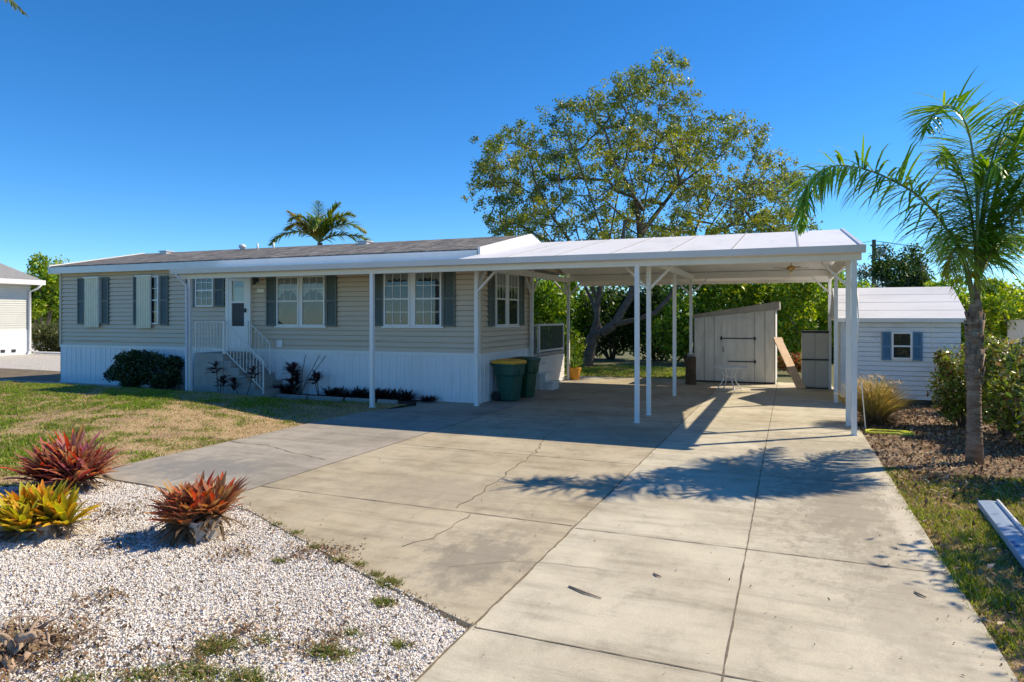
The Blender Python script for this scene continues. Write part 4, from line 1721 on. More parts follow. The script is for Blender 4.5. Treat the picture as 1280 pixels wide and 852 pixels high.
m.prism([(-51.7, 4.15), (-46.95, 5.75), (NXR + .65, 4.38), (NXR + .65, 4.2), (-46.95, 5.6), (-51.7, 4.0)], 'y', NY0 - .4, NY1 + .4)
m.build('roof', M['shingle_grey'], nb)
m = MB()
m.box(NXR + .66, NXR + .76, NY0 - .4, NY1 + .42, 4.12, 4.40)
m.box(NXR + .02, NXR + .66, NY0 - .4, NY1 + .42, 4.12, 4.16)
m.build('gutter', M['white'], nb)
m = MB()
m.tube([(NXR + .70, NY1 + .2, 4.15), (NXR + .5, NY1 + .1, 3.9), (NXR + .1, NY1 - .1, 3.7), (NXR + .1, NY1 - .1, .25), (NXR + .6, NY1 - .1, .08), (NXR + 3.4, NY1 - .2, .08)], .07, 8)
m.build('downspout', M['white'], nb, True)
for y in (25.9, 26.5):
    m = MB(); m.box(NXR + .031, NXR + .05, y - .12, y + .12, .12, .30); m.build('base_vent', M['iron'], nb)
# white tub beside it
tubo = thing('garden_tub', 'low white upturned tub beside the neighbouring house', 'tub', (*G(61, 434), 0))
m = MB(); m.lathe([(.75, .0), (.72, .25), (.6, .42), (.3, .5), (.02, .52)], 20); m.build('shell', M['white'], tubo, True, world=False)
m = MB(); m.lathe([(.80, .0), (.80, .06), (.76, .06)], 20); m.build('rim', M['white'], tubo, True, world=False)

# ================================================================== PALMS
FRG = [(.15, .31, .03), (.21, .40, .04), (.11, .24, .03), (.30, .46, .06)]
pb = P(1218, 577, 10.25)
pal = thing('palm_tree', 'young feathery palm tree standing right of the driveway', 'palm', (pb.x, pb.y, -.03))
m = MB()
tp = [P(1218, 580, 10.25), P(1218, 540, 10.25), P(1217.5, 500, 10.25), P(1217, 460, 10.25), P(1218, 420, 10.25), P(1219, 392, 10.25), P(1220, 370, 10.25), P(1222, 345, 10.25), P(1222, 320, 10.25)]
m.tube(tp, [.125, .10, .092, .095, .105, .10, .055, .035, .02], 14)
r = random.Random(4)
ring_ = []
for i in range(42):
    f = i / 42
    z = .02 + f * 2.1
    p = Vector((pb.x, pb.y, z)) + Vector((-.008 * f, 0, 0))
    rr = .118 - .016 * min(f * 3, 1) + .014 * (f > .55)
    m.tube([p, p + Vector((r.uniform(-.008, .008), r.uniform(-.008, .008), .022))], [rr * r.uniform(.96, 1.08), rr * .93], 12)
for i in range(26):     # old leaf bases
    z = 1.15 + .95 * i / 26
    a = i * 2.4
    c = Vector((math.cos(a), math.sin(a), 0))
    p = Vector((pb.x, pb.y, z))
    L_ = r.uniform(.14, .30)
    m.bar(p + c * .08, p + c * (.125) + Vector((0, 0, L_)), .09 * r.uniform(.6, 1), .02, tuple(c))
m.build('trunk', M['palmbark'], pal, True)
fr_ = [
    ([P(1216, 380, 10.2), P(1206, 335, 10.2), P(1190, 297, 10.2), P(1153, 250, 10.2), P(1116, 226, 10.2), P(1078, 211, 10.2), P(1041, 208, 10.2), P(1015, 224, 10.2), P(1004, 252, 10.2), P(1002, 285, 10.2)], .76, 155, .66, 1),
    ([P(1221, 345, 10.3), P(1221, 300, 10.35), P(1221, 250, 10.4), P(1218, 209, 10.4), P(1212, 170, 10.4), P(1203, 147, 10.35), P(1188, 133, 10.3), P(1170, 140, 10.2), P(1158, 163, 10.15)], .90, 135, .36, 2),
    ([P(1222, 345, 10.2), P(1232, 290, 10.2), P(1246, 235, 10.2), P(1262, 195, 10.2), P(1282, 170, 10.2), P(1305, 165, 10.2), P(1325, 185, 10.2), P(1335, 215, 10.2)], .84, 160, .42, 3),
    ([P(1222, 350, 10.1), P(1240, 310, 10.0), P(1262, 270, 10.1), P(1290, 245, 10.1), P(1320, 250, 10.1), P(1345, 280, 10.1)], .78, 140, .5, 4),
    ([P(1221, 345, 10.3), P(1229, 280, 10.7), P(1238, 225, 11.0), P(1249, 185, 11.4), P(1262, 168, 11.8), P(1275, 180, 12.2)], .82, 140, .45, 5),
    ([P(1221, 345, 10.1), P(1222, 290, 9.8), P(1224, 245, 9.9), P(1232, 215, 9.8), P(1243, 205, 9.7), P(1254, 220, 9.6)], .72, 125, .5, 6),
    ([P(1216, 365, 10.3), P(1208, 330, 10.7), P(1196, 300, 11.2), P(1186, 290, 11.6), P(1175, 300, 12.1), P(1168, 325, 12.4)], .5, 90, 1.0, 7),
    ([P(1217, 372, 10.1), P(1210, 340, 10.0), P(1203, 318, 9.9), P(1196, 310, 9.8), P(1190, 322, 9.7), P(1188, 345, 9.7)], .40, 70, 1.2, 8),
    ([P(1222, 352, 10.3), P(1236, 325, 10.8), P(1255, 300, 11.3), P(1275, 295, 11.8), P(1295, 312, 12.2)], .6, 110, .8, 9),
    ([P(1221, 345, 10.25), P(1217, 290, 10.5), P(1208, 240, 10.7), P(1196, 205, 10.9), P(1183, 190, 11.1), P(1170, 203, 11.3)], .66, 115, .5, 10),
    ([P(1222, 345, 10.2), P(1238, 300, 10.1), P(1258, 255, 10.0), P(1280, 228, 9.9), P(1302, 238, 9.8)], .7, 110, .5, 11),
    ([P(1222, 345, 10.3), P(1227, 270, 10.5), P(1240, 200, 10.6), P(1257, 152, 10.8), P(1278, 132, 11.0), P(1300, 145, 11.2)], .8, 130, .4, 12),
]
for pts, ll, nn, sg, sd in fr_:
    frond('frond', pts, ll, nn, M['leafgloss'], pal, FRG if sd != 8 else [(.30, .36, .04), (.34, .36, .05)], (.040 if sd in (1, 2, 3, 12) else .036), sg, .024, 1.0, .25, sd, rollr=(-1.15, 1.15) if sd == 1 else (-.85, .7), aang=84)

# distant coconut palm behind the house
cb_ = P(398, 397, 33)
coc = thing('coconut_palm', 'small coconut palm rising behind the shingled roof', 'palm', (cb_.x, cb_.y, -.05))
m = MB()
m.tube([(cb_.x, cb_.y, -.05), (cb_.x + .1, cb_.y, 2.5), P(400, 304, 33)], [.2, .15, .12], 10)
m.build('trunk', M['palmbark'], coc, True)
cc = P(399, 303, 33)
CG = [(.16, .26, .04), (.22, .30, .045), (.34, .34, .06), (.12, .20, .035)]
def cfr(dx, dz, dy, peak, ll, nn, sd, cols=CG):
    e = cc + Vector((dx * CA, dx * SA + dy, dz))
    mid = cc.lerp(e, .5) + Vector((0, 0, peak))
    q = cc.lerp(mid, .5) + Vector((0, 0, peak * .35))
    w = mid.lerp(e, .55) + Vector((0, 0, peak * .28))
    frond('frond', [cc, q, mid, w, e], ll, nn * 2, M['leafgloss'], coc, cols, .075, .35, .05, 1, .2, sd, rollr=(-.5, .7))
for i, a in enumerate([(-2.4, -.1, 0, .55, .65, 34), (-1.65, 1.5, .2, .12, .6, 32), (-.9, .5, -1, .5, .7, 30), (-.25, 2.0, .3, .15, .65, 32), (.85, 1.9, .2, .25, .7, 32), (1.65, 1.3, 0, .45, .75, 34), (2.2, .5, 0, .6, .75, 34),
                       (2.5, 0, .2, .35, .7, 30), (.6, .5, -1.5, .8, .7, 30), (-.7, .9, -1.1, .6, .6, 26), (.3, 1.2, 1.5, .6, .7, 26), (-1.2, .7, .7, .4, .6, 26)]):
    cfr(*a, 20 + i, CG if i not in (1, 2, 11) else [(.34, .30, .04), (.30, .25, .05)])

# palm just outside the frame at upper left; only the tip of a frond hangs in
tlb = P(-190, 397, 9.0)
tl = thing('palm_tree', 'palm whose frond tips hang into the top left corner', 'palm', (tlb.x, tlb.y, -.05))
m = MB()
crown = P(-190, 30, 9.0)
m.tube([(tlb.x, tlb.y, -.05), (tlb.x - .1, tlb.y, 3), crown], [.16, .12, .1], 10)
m.build('trunk', M['palmbark'], tl, True)
for i, pts in enumerate([[crown, P(-130, -40, 9), P(-65, -36, 9), P(-8, -16, 9), P(30, 16, 9)], [crown, P(-230, -60, 9), P(-290, -70, 9), P(-350, -20, 9)], [crown, P(-180, -80, 9.5), P(-160, -120, 10.4), P(-150, -90, 11.3)],
                         [crown, P(-200, -70, 8.6), P(-230, -100, 8.0), P(-250, -60, 7.5)]]):
    frond('frond', pts, .40 if i == 0 else .45, 70, M['leafgloss'], tl, [(.09, .13, .04), (.2, .2, .1), (.05, .08, .03)], .03, .8, .02, 1, .2, 40 + i)

# ================================================================== BIG TREE BEHIND
TD = 30.6
tb0 = P(735, 457.5, TD)
big = thing('oak_tree', 'large spreading tree with thin olive foliage rising behind the carport', 'tree', (tb0.x, tb0.y, -.04))
out = [(588, 235), (600, 205), (612, 172), (640, 150), (668, 158), (690, 128), (712, 120), (735, 112), (765, 110), (785, 88), (805, 72), (828, 60), (846, 66), (858, 90), (862, 118), (880, 132), (905, 122), (925, 142), (945, 160), (958, 180), (968, 205), (990, 200), (1003, 222), (1000, 260), (985, 300)]
bot = [(588, 240), (600, 262), (620, 300), (650, 320), (700, 322), (760, 318), (820, 318), (880, 318), (940, 310), (985, 300)]
def interp(tab, x):
    for (a, b), (c, d) in zip(tab[:-1], tab[1:]):
        if a <= x <= c: return b + (d - b) * (x - a) / (c - a + 1e-9)
    return tab[-1][1]
att = []
rr = random.Random(11)
tries = 0
while len(att) < 520 and tries < 60000:
    tries += 1
    px_ = rr.uniform(590, 1000)
    top, bo = interp(out[:21] + out[21:23], px_) if px_ < 1003 else 222, interp(bot, px_)
    top += 8
    py_ = rr.uniform(top, bo)
    t = rr.uniform(-1, 1)
    # the crown thins front-to-back near its outline
    ed = min(px_ - 588, 1003 - px_, (py_ - top) * 1.0 + 6) / 60
    tmax = min(1, math.sqrt(max(ed, .02))) * 4.6
    p = P(px_, py_, TD + t * tmax)
    # uneven: keep by noise so gaps open
    nval = noise.noise(Vector((px_ / 34, py_ / 30, t * 1.5)))
    keep = .56 + nval * 2.0 - (.18 if 880 < px_ < 960 and py_ < 200 else 0)
    if (py_ - top) < 14: keep += .25
    if rr.random() > keep: continue
    if any((p - q).length < .60 for q in att): continue
    att.append(p)
lim = lambda pts: [P(a, b, c) for a, b, c in pts]
paths = FAN = [lim([(734, 460, TD), (736, 445, TD), (738, 432, TD), (741, 420, TD)]),
         lim([(741, 420, TD), (746, 400, TD), (747, 375, TD), (752, 350, TD), (757, 325, TD), (762, 300, TD)]),
         lim([(741, 420, TD), (752, 417, TD - .2), (768, 406, TD - .4), (795, 400, TD - .8), (818, 392, TD - 1), (834, 375, TD - 1.2), (848, 355, TD - 1.2), (862, 330, TD - 1.2), (880, 300, TD - 1)]),
         lim([(768, 406, TD - .4), (778, 388, TD - .3), (788, 372, TD - .2), (793, 352, TD), (797, 325, TD + .2), (800, 295, TD + .3)]),
         lim([(752, 417, TD - .2), (742, 380, TD + .8), (728, 350, TD + 1.2), (712, 325, TD + 1.5), (690, 300, TD + 1.5)]),
         lim([(747, 375, TD), (735, 345, TD - .8), (722, 315, TD - 1.3)])]
for pl in ([(757, 325, 0), (752, 290, -.6), (738, 245, -1.4), (722, 200, -1.8), (705, 160, -1.6)], [(762, 300, 0), (771, 250, .8), (782, 200, 1.2), (792, 150, 1.0), (800, 115, .8)],
           [(800, 295, .3), (808, 245, 0), (818, 190, -.5), (824, 135, -.6), (830, 90, -.5)], [(800, 295, .3), (830, 255, 1.2), (858, 210, 1.8), (880, 165, 1.6)],
           [(862, 330, -1.2), (890, 280, -2), (918, 240, -2.2), (945, 205, -1.6)], [(880, 300, -1), (925, 275, -.4), (965, 245, .2)],
           [(690, 300, 1.5), (660, 262, 1.8), (632, 228, 1.2), (618, 195, .6)], [(722, 315, -1.3), (690, 270, -2.4), (668, 225, -2.4), (660, 185, -1.6)],
           [(800, 295, .3), (795, 250, -1.8), (770, 205, -2.8), (755, 160, -2.2)], [(762, 300, 0), (740, 262, 2.2), (715, 225, 3.0), (700, 190, 2.5)], [(830, 255, 1.2), (850, 230, -1.6), (900, 195, -1.4)]):
    paths.append([P(a, b, TD + c) for a, b, c in pl])
pos, par, tips = grow(paths, att, tb0 + Vector((0, 0, 2)), .06, .8, 5)
m, rad = skeleton_mesh(pos, par, tips, .0105, .51, .010)
m.build('trunk', M['trunkwood'], big, True, recalc=False)
cent = np.array([tuple(pos[i] - big.location) for i in tips])
npl = 180
OL = [(.17, .22, .035), (.24, .29, .04), (.12, .17, .03), (.31, .32, .04), (.10, .15, .035), (.23, .27, .06)]
base = np.array(OL)
allp, allc = [], []
for c in cent:
    k = int(npl * RNG.uniform(.45, 1.35))
    # twiglets: several small sprays per tip
    sub = c + RNG.normal(0, .25, (5, 3)) * np.array([1.25, 1.25, .75])
    s_ = sub[RNG.integers(0, 5, k)] + RNG.normal(0, .105, (k, 3))
    allp.append(s_)
    tone = base[RNG.integers(0, len(base))] * RNG.uniform(.8, 1.25)
    allc.append(np.clip(tone * (1 + RNG.normal(0, .22, (k, 1))), .01, 1))
V, Fc, C = leaves(np.concatenate(allp), .13, OL, .5, .1, colsin=np.concatenate(allc))
np_mesh('crown', V, Fc, M['leaf'], big, C)

# ================================================================== BACKGROUND GREENERY
BG1 = [(.16, .29, .025), (.24, .39, .035), (.09, .18, .02), (.30, .43, .05)]
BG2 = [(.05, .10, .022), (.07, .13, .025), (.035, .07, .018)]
BG3 = [(.32, .44, .035), (.42, .50, .05), (.20, .33, .03), (.12, .22, .02)]
def bgb(px_, d, rad, lab, pal_, n=5200, size=.24, seed=1, trunk_h=0, lobes=16, name='shrub', cat='shrub', zc=None, fill=.35):
    p = P(px_, 397, d)
    return bush(name, lab, cat, (p.x, p.y, -.05), rad, n, size, pal_, 'greenery beyond the carport' if d < 45 and 650 < px_ < 1060 else 'trees around the plot', seed, trunk_h, 'leaf', lobes, .55, 6, zc, fill, YAW)

bgb(660, 36, (2.6, 2, 2.9), 'dark green shrub seen through the deck end of the carport', BG1, 6500, .23, 101)
bgb(692, 27.5, (1.3, 1.2, 1.35), 'bright yellow-green shrub just beyond the deck rail', BG3, 5000, .15, 102)
bgb(712, 38, (2.8, 2, 3.0), 'leafy green shrub left of the big leaning trunk', BG1, 6500, .23, 103)
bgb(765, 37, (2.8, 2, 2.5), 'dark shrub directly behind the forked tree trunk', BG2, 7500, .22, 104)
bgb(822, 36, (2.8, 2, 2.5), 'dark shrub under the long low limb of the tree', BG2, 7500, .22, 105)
bgb(862, 33, (2.0, 1.8, 3.2), 'tall mid green shrub left of the weathered shed', BG1, 6500, .22, 106)
bgb(905, 34, (2.6, 2, 3.3), 'bright green shrub rising over the weathered shed', BG3, 7000, .22, 107)
bgb(955, 33.5, (2.5, 2, 3.3), 'light green shrub above the high side of the weathered shed', BG1, 7500, .22, 108)
bgb(1000, 31, (2.0, 2, 3.0), 'lush bright green shrub above the plastic cabinet', BG3, 7000, .20, 109)
bgb(1035, 34, (2.4, 2, 2.9), 'green shrub beside the hut\'s roof end', BG1, 6500, .22, 110)
bgb(1075, 38, (2.8, 2, 2.4), 'green shrub behind the hut, left of the power pole', BG1, 6500, .22, 111)
bgb(990, 26.5, (.7, .6, .55), 'low shrub with reddish leaves between shed and cabinet', [(.40, .10, .05), (.16, .22, .05), (.30, .16, .07)], 1500, .12, 112)
# right background
bgb(1128, 46, (2.6, 2.6, 2.9), 'dark rounded evergreen tree behind the white hut roof', BG2, 9000, .22, 113, 1.6, 18, 'evergreen_tree', 'tree', 5.0, .3)
bgb(1165, 33, (1.9, 2, 2.2), 'light yellow-green tree peeping over the right of the hut roof', BG3, 6500, .18, 114, 1.0, 14, 'leafy_tree', 'tree', 2.6)
bgb(1205, 29, (2.2, 2, 2.0), 'bright green tree behind the palm trunk', BG1, 7000, .18, 115, .8, 14, 'leafy_tree', 'tree', 2.4)
bgb(1262, 21, (1.9, 1.8, 1.55), 'broad yellow-green tree at the right edge', BG3, 11000, .13, 116, .8, 20, 'leafy_tree', 'tree', 2.5)
bgb(1235, 26, (1.6, 1.6, 1.5), 'mid green bush between the palm and the right edge', BG1, 6000, .16, 117, .5, 14, 'leafy_tree', 'tree', 2.0)
bgb(1105, 60, (4.2, 3, 2.4), 'thin blue-green tree beyond the utility pole', [(.10, .13, .09), (.07, .10, .07)], 1800, .28, 118, 2.5, 22, 'sparse_tree', 'tree', 5.1, .1)
bgb(1100, 50, (3.2, 2, 1.7), 'low light green shrub line under the utility pole', BG3, 5000, .25, 119)
# left background
bgb(52, 50, (2.9, 2.6, 3.1), 'bright green tree between the two houses', BG3, 9000, .26, 120, 1.2, 18, 'leafy_tree', 'tree', 4.0)
bgb(80, 52, (2.6, 2.6, 2.8), 'green tree touching the left end of the shingled roof', BG1, 7000, .26, 121, 1.0, 16, 'leafy_tree', 'tree', 3.4)
bgb(70, 44, (2.0, 1.5, 1.2), 'low olive bush at the foot of the trees between the houses', [(.12, .13, .05), (.09, .12, .04)], 3500, .2, 122)

# far woodland line
n = 26000
th_ = RNG.uniform(R(20), R(160), n)
dd = RNG.uniform(95, 125, n)
hgt_ = np.array([3.6 + 2.4 * noise.noise(Vector((a * 14, 0, 0))) + 1.5 * noise.noise(Vector((a * 60, 3, 0))) for a in th_])
zz = RNG.uniform(0, 1, n) ** .8 * hgt_
pts = np.stack([np.cos(th_ + R(10)) * dd, np.sin(th_ + R(10)) * dd, zz], 1)
V, Fc, C = leaves(pts, 1.1, BG2 + BG1, .6)
tag(np_mesh('distant_woodland', V, Fc, M['leaf'], None, C), 'far low line of woodland on the horizon', 'woodland', kind='stuff')

# utility pole + wires
pp = P(1092.5, 397, 62)
up_ = thing('utility_pole', 'dark wooden utility pole beyond the hut roof', 'pole', (pp.x, pp.y, 0))
zt_ = P(1092.5, 300, 62).z
m = MB(); m.tube([(0, 0, -.1), (0, 0, zt_)], [.22, .17], 10); m.build('shaft', M['trunkwood'], up_, world=False)
m = MB()
m.bar((-.3, 0, zt_ - .5), (.9, .2, zt_ - .5), .1, .12)
m.build('crossarm', M['trunkwood'], up_, world=False)
for i, dx in enumerate((.35, .75)):
    m = MB(); m.lathe([(.16, zt_ - 1.6), (.2, zt_ - 1.5), (.2, zt_ - .8), (.1, zt_ - .7)], 12, (dx, .1, 0)); m.build('transformer', M['gutter'], up_, True, world=False)
m = MB()
a_ = Vector((pp.x, pp.y, zt_ - .1))
for k, (e, sag_) in enumerate(((P(900, 296, 75), 1.0), (P(1500, 300, 60), 1.2), (P(1500, 312, 60), 1.2))):
    pts = [a_.lerp(e, i / 12) - Vector((0, 0, sag_ * math.sin(PI * i / 12))) for i in range(13)]
    m.tube(pts, .022, 4)
m.build('wire', M['iron'], up_)

# white box structure at the right edge beyond the hedge
p = P(1278, 397, 20)
ac = thing('utility_box', 'pale cabinet top showing over the hedge at the right edge', 'cabinet', (p.x, p.y, 0), YAW)
m = MB(); m.box(-.15, 1.2, -.4, .4, 0, 2.02); m.build('body', M['white'], ac, world=False)
m = MB(); m.box(-.2, 1.25, -.45, .45, 2.02, 2.08); m.build('lid', M['gutter'], ac, world=False)

# hedge of variegated shrubs on the right
HC = [(.16, .25, .03), (.25, .34, .04), (.36, .38, .07), (.07, .11, .025), (.40, .33, .12), (.20, .12, .05), (.28, .36, .06)]
for i, (px_, d, rad_, lab, s_) in enumerate([
    (1205, 13.6, (.75, .8, 1.02), 'mottled green and bronze shrub against the hut wall behind the palm', 201),
    (1256, 12.6, (.85, .9, 1.08), 'big variegated yellow and green shrub right of the palm trunk', 202),
    (1292, 11.4, (.8, .9, 1.0), 'variegated shrub cut by the right edge of the picture', 203),
    (1240, 15.5, (.95, .9, 1.05), 'taller variegated shrub at the back of the hedge', 204)]):
    p = P(px_, 397, d)
    bush('hedge_shrub', lab, 'shrub', (p.x, p.y, -.03), rad_, 6500, .095, HC, 'variegated shrubs beside the hut', s_, 0, 'leafgloss', 18, .45, 9, None, .2)
p = P(1345, 397, 9.0)
bush('hedge_shrub', 'shaded shrub just beyond the right edge of the picture', 'shrub', (p.x, p.y, -.03), (.9, 1.3, 1.1), 5000, .10, HC, 'variegated shrubs beside the hut', 206, 0, 'leafgloss', 18, .45, 8, None, .2)
# leafy tree just off the right edge whose branch shadows fall on the drive
p = (5.05, 8.9)
bush('leafy_tree', 'slender tree outside the right edge casting branch shadows', 'tree', (p[0], p[1], -.03), (1.45, 2.6, 1.2), 2600, .13, HC, None, 207, 1.5, 'leafgloss', 16, .5, 14, 3.1, .1)

# clipped bush in front of the skirting
DKG = [(.035, .065, .02), (.05, .085, .025), (.07, .10, .03), (.03, .05, .02)]
bx, by = XW(165, 14.85), 14.95
bush('round_bush', 'dark clipped bush against the white skirting left of the steps', 'shrub', (bx, by, -.02), (1.25, .66, .74), 12000, .085, DKG, None, 301, 0, 'leafgloss', 22, .5, 8, .60, .3)
bx2 = XW(203, 14.9)
bush('round_bush', 'smaller dark bush joined to the clipped bush, nearer the steps', 'shrub', (bx2, 15.0, -.02), (.78, .6, .68), 6500, .085, DKG, None, 302, 0, 'leafgloss', 14, .5, 6, .58, .3)


# ================================================================== STRAP LEAVED PLANTS
def strap_leaves(V, Fq, Cq, c, n, length, width, palette, elev=(20, 85), tipcol=None, curve=.9, seed=0, base_dark=.6):
    r = random.Random(seed)
    for i in range(n):
        a = r.uniform(0, 2 * PI)
        el = R(r.uniform(*elev))
        L = length * r.uniform(.7, 1.15)
        d = Vector((math.cos(a) * math.cos(el), math.sin(a) * math.cos(el), math.sin(el)))
        side = Vector((-math.sin(a), math.cos(a), 0))
        side = (side + Vector((0, 0, r.uniform(-.3, .3)))).normalized()
        q = Vector(c) + Vector((math.cos(a), math.sin(a), 0)) * .02
        col = Vector(r.choice(palette)) * r.uniform(.75, 1.25)
        tc = Vector(tipcol[r.randrange(len(tipcol))]) if tipcol else col
        segs = 5
        b = len(V)
        for k in range(segs + 1):
            w = width * (.75, .95, 1, .92, .72, .12)[k] * .5
            nrm = d.cross(side).normalized()
            V += [q - side * w + nrm * w * .35, q.copy(), q + side * w + nrm * w * .35]
            f = k / segs
            cc_ = col.lerp(tc, min(1, max(0, f * 1.6 - .5))) if tipcol else col
            Cq += [cc_, cc_ * .85, cc_]
            if k:
                o = b + 3 * k
                Fq += [(o - 3, o - 2, o + 1, o), (o - 2, o - 1, o + 2, o + 1)]
            q = q + d * (L / segs)
            d = (d + Vector((math.cos(a), math.sin(a), 0)) * curve * .10 + Vector((0, 0, -curve * (.02 + .07 * k)))).normalized()


def strap_plant(name, label, cat, loc, rosettes, n, length, width, palette, tip, group=None, seed=1, elev=(20, 85), pot=None, curve=.9, dead=0, mat='petal'):
    t = thing(name, label, cat, (loc[0], loc[1], -.025), 0, group)
    V, Fq, Cq = [], [], []
    for i, (x, y, z, s_) in enumerate(rosettes):
        strap_leaves(V, Fq, Cq, (x, y, z), int(n * s_), length * s_, width * (.7 + .3 * s_), palette, elev, tip, curve, seed * 100 + i)
        if dead:
            strap_leaves(V, Fq, Cq, (x, y, z), dead, length * .75, width * .6, [(.26, .20, .13), (.18, .13, .08), (.32, .26, .19)], (-55, 20), None, 1.6, seed * 100 + i + 50)
    np_mesh('foliage', np.array([tuple(v) for v in V]), np.array(Fq), M[mat], t, np.array([tuple(c) for c in Cq]))
    if pot:
        L_, W_, h_, a_ = pot
        m = MB()
        m.add([(-L_, -W_, 0), (L_, -W_, 0), (L_, W_, 0), (-L_, W_, 0), (-L_ * 1.15, -W_ * 1.2, h_), (L_ * 1.15, -W_ * 1.2, h_), (L_ * 1.15, W_ * 1.2, h_), (-L_ * 1.15, W_ * 1.2, h_),
               (-L_ * 1.08, -W_ * 1.1, h_), (L_ * 1.08, -W_ * 1.1, h_), (L_ * 1.08, W_ * 1.1, h_), (-L_ * 1.08, W_ * 1.1, h_), (-L_, -W_, h_ - .04), (L_, -W_, h_ - .04), (L_, W_, h_ - .04), (-L_, W_, h_ - .04)],
              [(0, 3, 2, 1), (0, 1, 5, 4), (1, 2, 6, 5), (2, 3, 7, 6), (3, 0, 4, 7), (4, 5, 9, 8), (5, 6, 10, 9), (6, 7, 11, 10), (7, 4, 8, 11), (8, 9, 13, 12), (9, 10, 14, 13), (10, 11, 15, 14), (11, 8, 12, 15), (12, 13, 14, 15)])
        m.xf(Matrix.Rotation(a_, 4, 'Z'))
        m.build('planter', M['pot_grey'], t, world=False)
    return t


REDB = [(.36, .13, .07), (.44, .20, .09), (.26, .15, .07), (.42, .27, .11), (.20, .13, .06), (.48, .20, .11), (.44, .32, .15)]
REDT = [(.50, .20, .10), (.62, .12, .05), (.50, .32, .14), (.36, .20, .12), (.48, .24, .18), (.58, .30, .10)]
gx, gy = G(240, 668)
strap_plant('bromeliad', 'red and bronze bromeliad clump in a grey trough on gravel', 'bromeliad', (gx, gy), [(-.12, -.02, .18, 1), (.02, .06, .20, 1.05), (.15, .0, .18, 1), (.24, .10, .22, 1.05), (-.04, -.10, .16, .9), (.08, -.12, .15, .8)], 46, .40, .062, REDB, REDT, 'bromeliads on the gravel bed', 3, (22, 86), (.25, .11, .22, R(-12)), .55, 24)
gx, gy = G(82, 607)
strap_plant('bromeliad', 'large crimson bromeliad clump at the edge of the lawn', 'bromeliad', (gx, gy), [(-.3, 0, .12, 1.0), (-.1, .12, .16, 1.1), (.12, .02, .18, 1.15), (.3, .1, .14, 1), (.05, -.18, .12, 1), (-.2, -.15, .10, .95), (.32, -.1, .12, .95)], 50, .50, .066, [(.28, .07, .06), (.38, .11, .08), (.22, .09, .06), (.36, .20, .12)], REDT + [(.50, .18, .22)], 'bromeliads on the gravel bed', 4, (18, 86), None, .5, 18)
gx, gy = G(50, 668)
YB = [(.44, .42, .04), (.55, .46, .05), (.30, .36, .04), (.46, .28, .04)]
YT = [(.75, .48, .05), (.78, .30, .05), (.65, .54, .08), (.40, .42, .05)]
strap_plant('bromeliad', 'yellow and orange bromeliad clump in front of the crimson one', 'bromeliad', (gx, gy), [(-.3, 0, .10, 1.0), (-.12, .1, .14, 1.1), (.08, .05, .14, 1.1), (.22, .12, .12, 1), (.0, -.15, .10, .95), (-.42, .12, .10, 1), (-.22, -.14, .08, .9)], 46, .36, .066, YB, YT, 'bromeliads on the gravel bed', 5, (18, 86), (.13, .09, .16, R(20)), .55, 12)
# ti plants and bed plants
TI = [(.06, .022, .028), (.09, .03, .035), (.045, .025, .03)]
def ti(px_, py_, lab, hs, seed, s_=1.0, bare=0):
    y = 14.22 if px_ < 330 else 15.38
    x = XW(px_, y)
    t = thing('ti_plant', lab, 'plant', (x, y, -.02), 0, 'dark leaved plants before the skirting')
    m = MB()
    V, Fq, Cq = [], [], []
    r = random.Random(seed)
    for h_ in hs:
        dx, dy = r.uniform(-.18, .18) * s_, r.uniform(-.1, .1)
        m.tube([(dx * .3, dy * .3, 0), (dx, dy, h_ * .6), (dx * 1.4, dy, h_)], .012, 5)
        for k in range(3):
            strap_leaves(V, Fq, Cq, (dx * 1.4, dy, h_ - .09 * k), 7, .24 * s_, .07, TI, (5, 65), None, 1.0, seed * 10 + k + int(h_ * 100))
    for b_ in range(bare):
        a = r.uniform(-.4, .9)
        m.tube([(.1, 0, 0), (.1 + a * .5, 0, .6), (.1 + a, .02, 1.15)], .01, 5)
    m.build('stem', M['trunkwood'], t, True, world=False)
    np_mesh('foliage', np.array([tuple(v) for v in V]), np.array(Fq), M['leafgloss'], t, np.array([tuple(c) for c in Cq]))
ti(274, 493, 'dark purple ti plant standing in front of the landing block', (.85, .5), 1, 1.1)
ti(304, 494, 'dark purple ti plant at the foot of the handrail', (.75, .45), 2, 1.1)
ti(370, 490, 'bushiest dark purple ti plant with bare stalks, right of the steps', (.62, .75, .5, .82, .35), 3, 1.1, 3)
ti(400, 489, 'single dark ti plant left of the edging stone', (.55, .62), 4, .9)
for i, (px_, w_, n_) in enumerate(((348, .35, 60), (362, .4, 60), (420, .35, 50), (450, .4, 60), (470, .35, 50), (497, .5, 80), (530, .4, 40))):
    y_ = 15.4
    x = XW(px_, y_)
    t = thing('ground_cover_plant', ['low dark clump beside the bottom step', 'low dark clump under the bushiest ti plant', 'low dark clump right of the single ti plant', 'low dark clump midway along the bed', 'low dark clump just left of the porch post',
                                     'widest low dark clump just right of the porch post', 'flattest dark clump at the right end of the bed'][i], 'plant', (x, y_, 0), 0, 'low dark clumps in the flower bed')
    V, Fq, Cq = [], [], []
    for k in range(5):
        strap_leaves(V, Fq, Cq, (random.uniform(-w_, w_) * .8, random.uniform(-.12, .1), .03), int(n_ / 2), .33 if i < 6 else .17, .045, [(.05, .025, .028), (.035, .03, .025), (.07, .03, .03)], (10, 75), None, 1.0, 700 + i * 10 + k)
    o_ = np_mesh('foliage', np.array([tuple(v) for v in V]), np.array(Fq), M['leafgloss'], t, np.array([tuple(c) for c in Cq]))
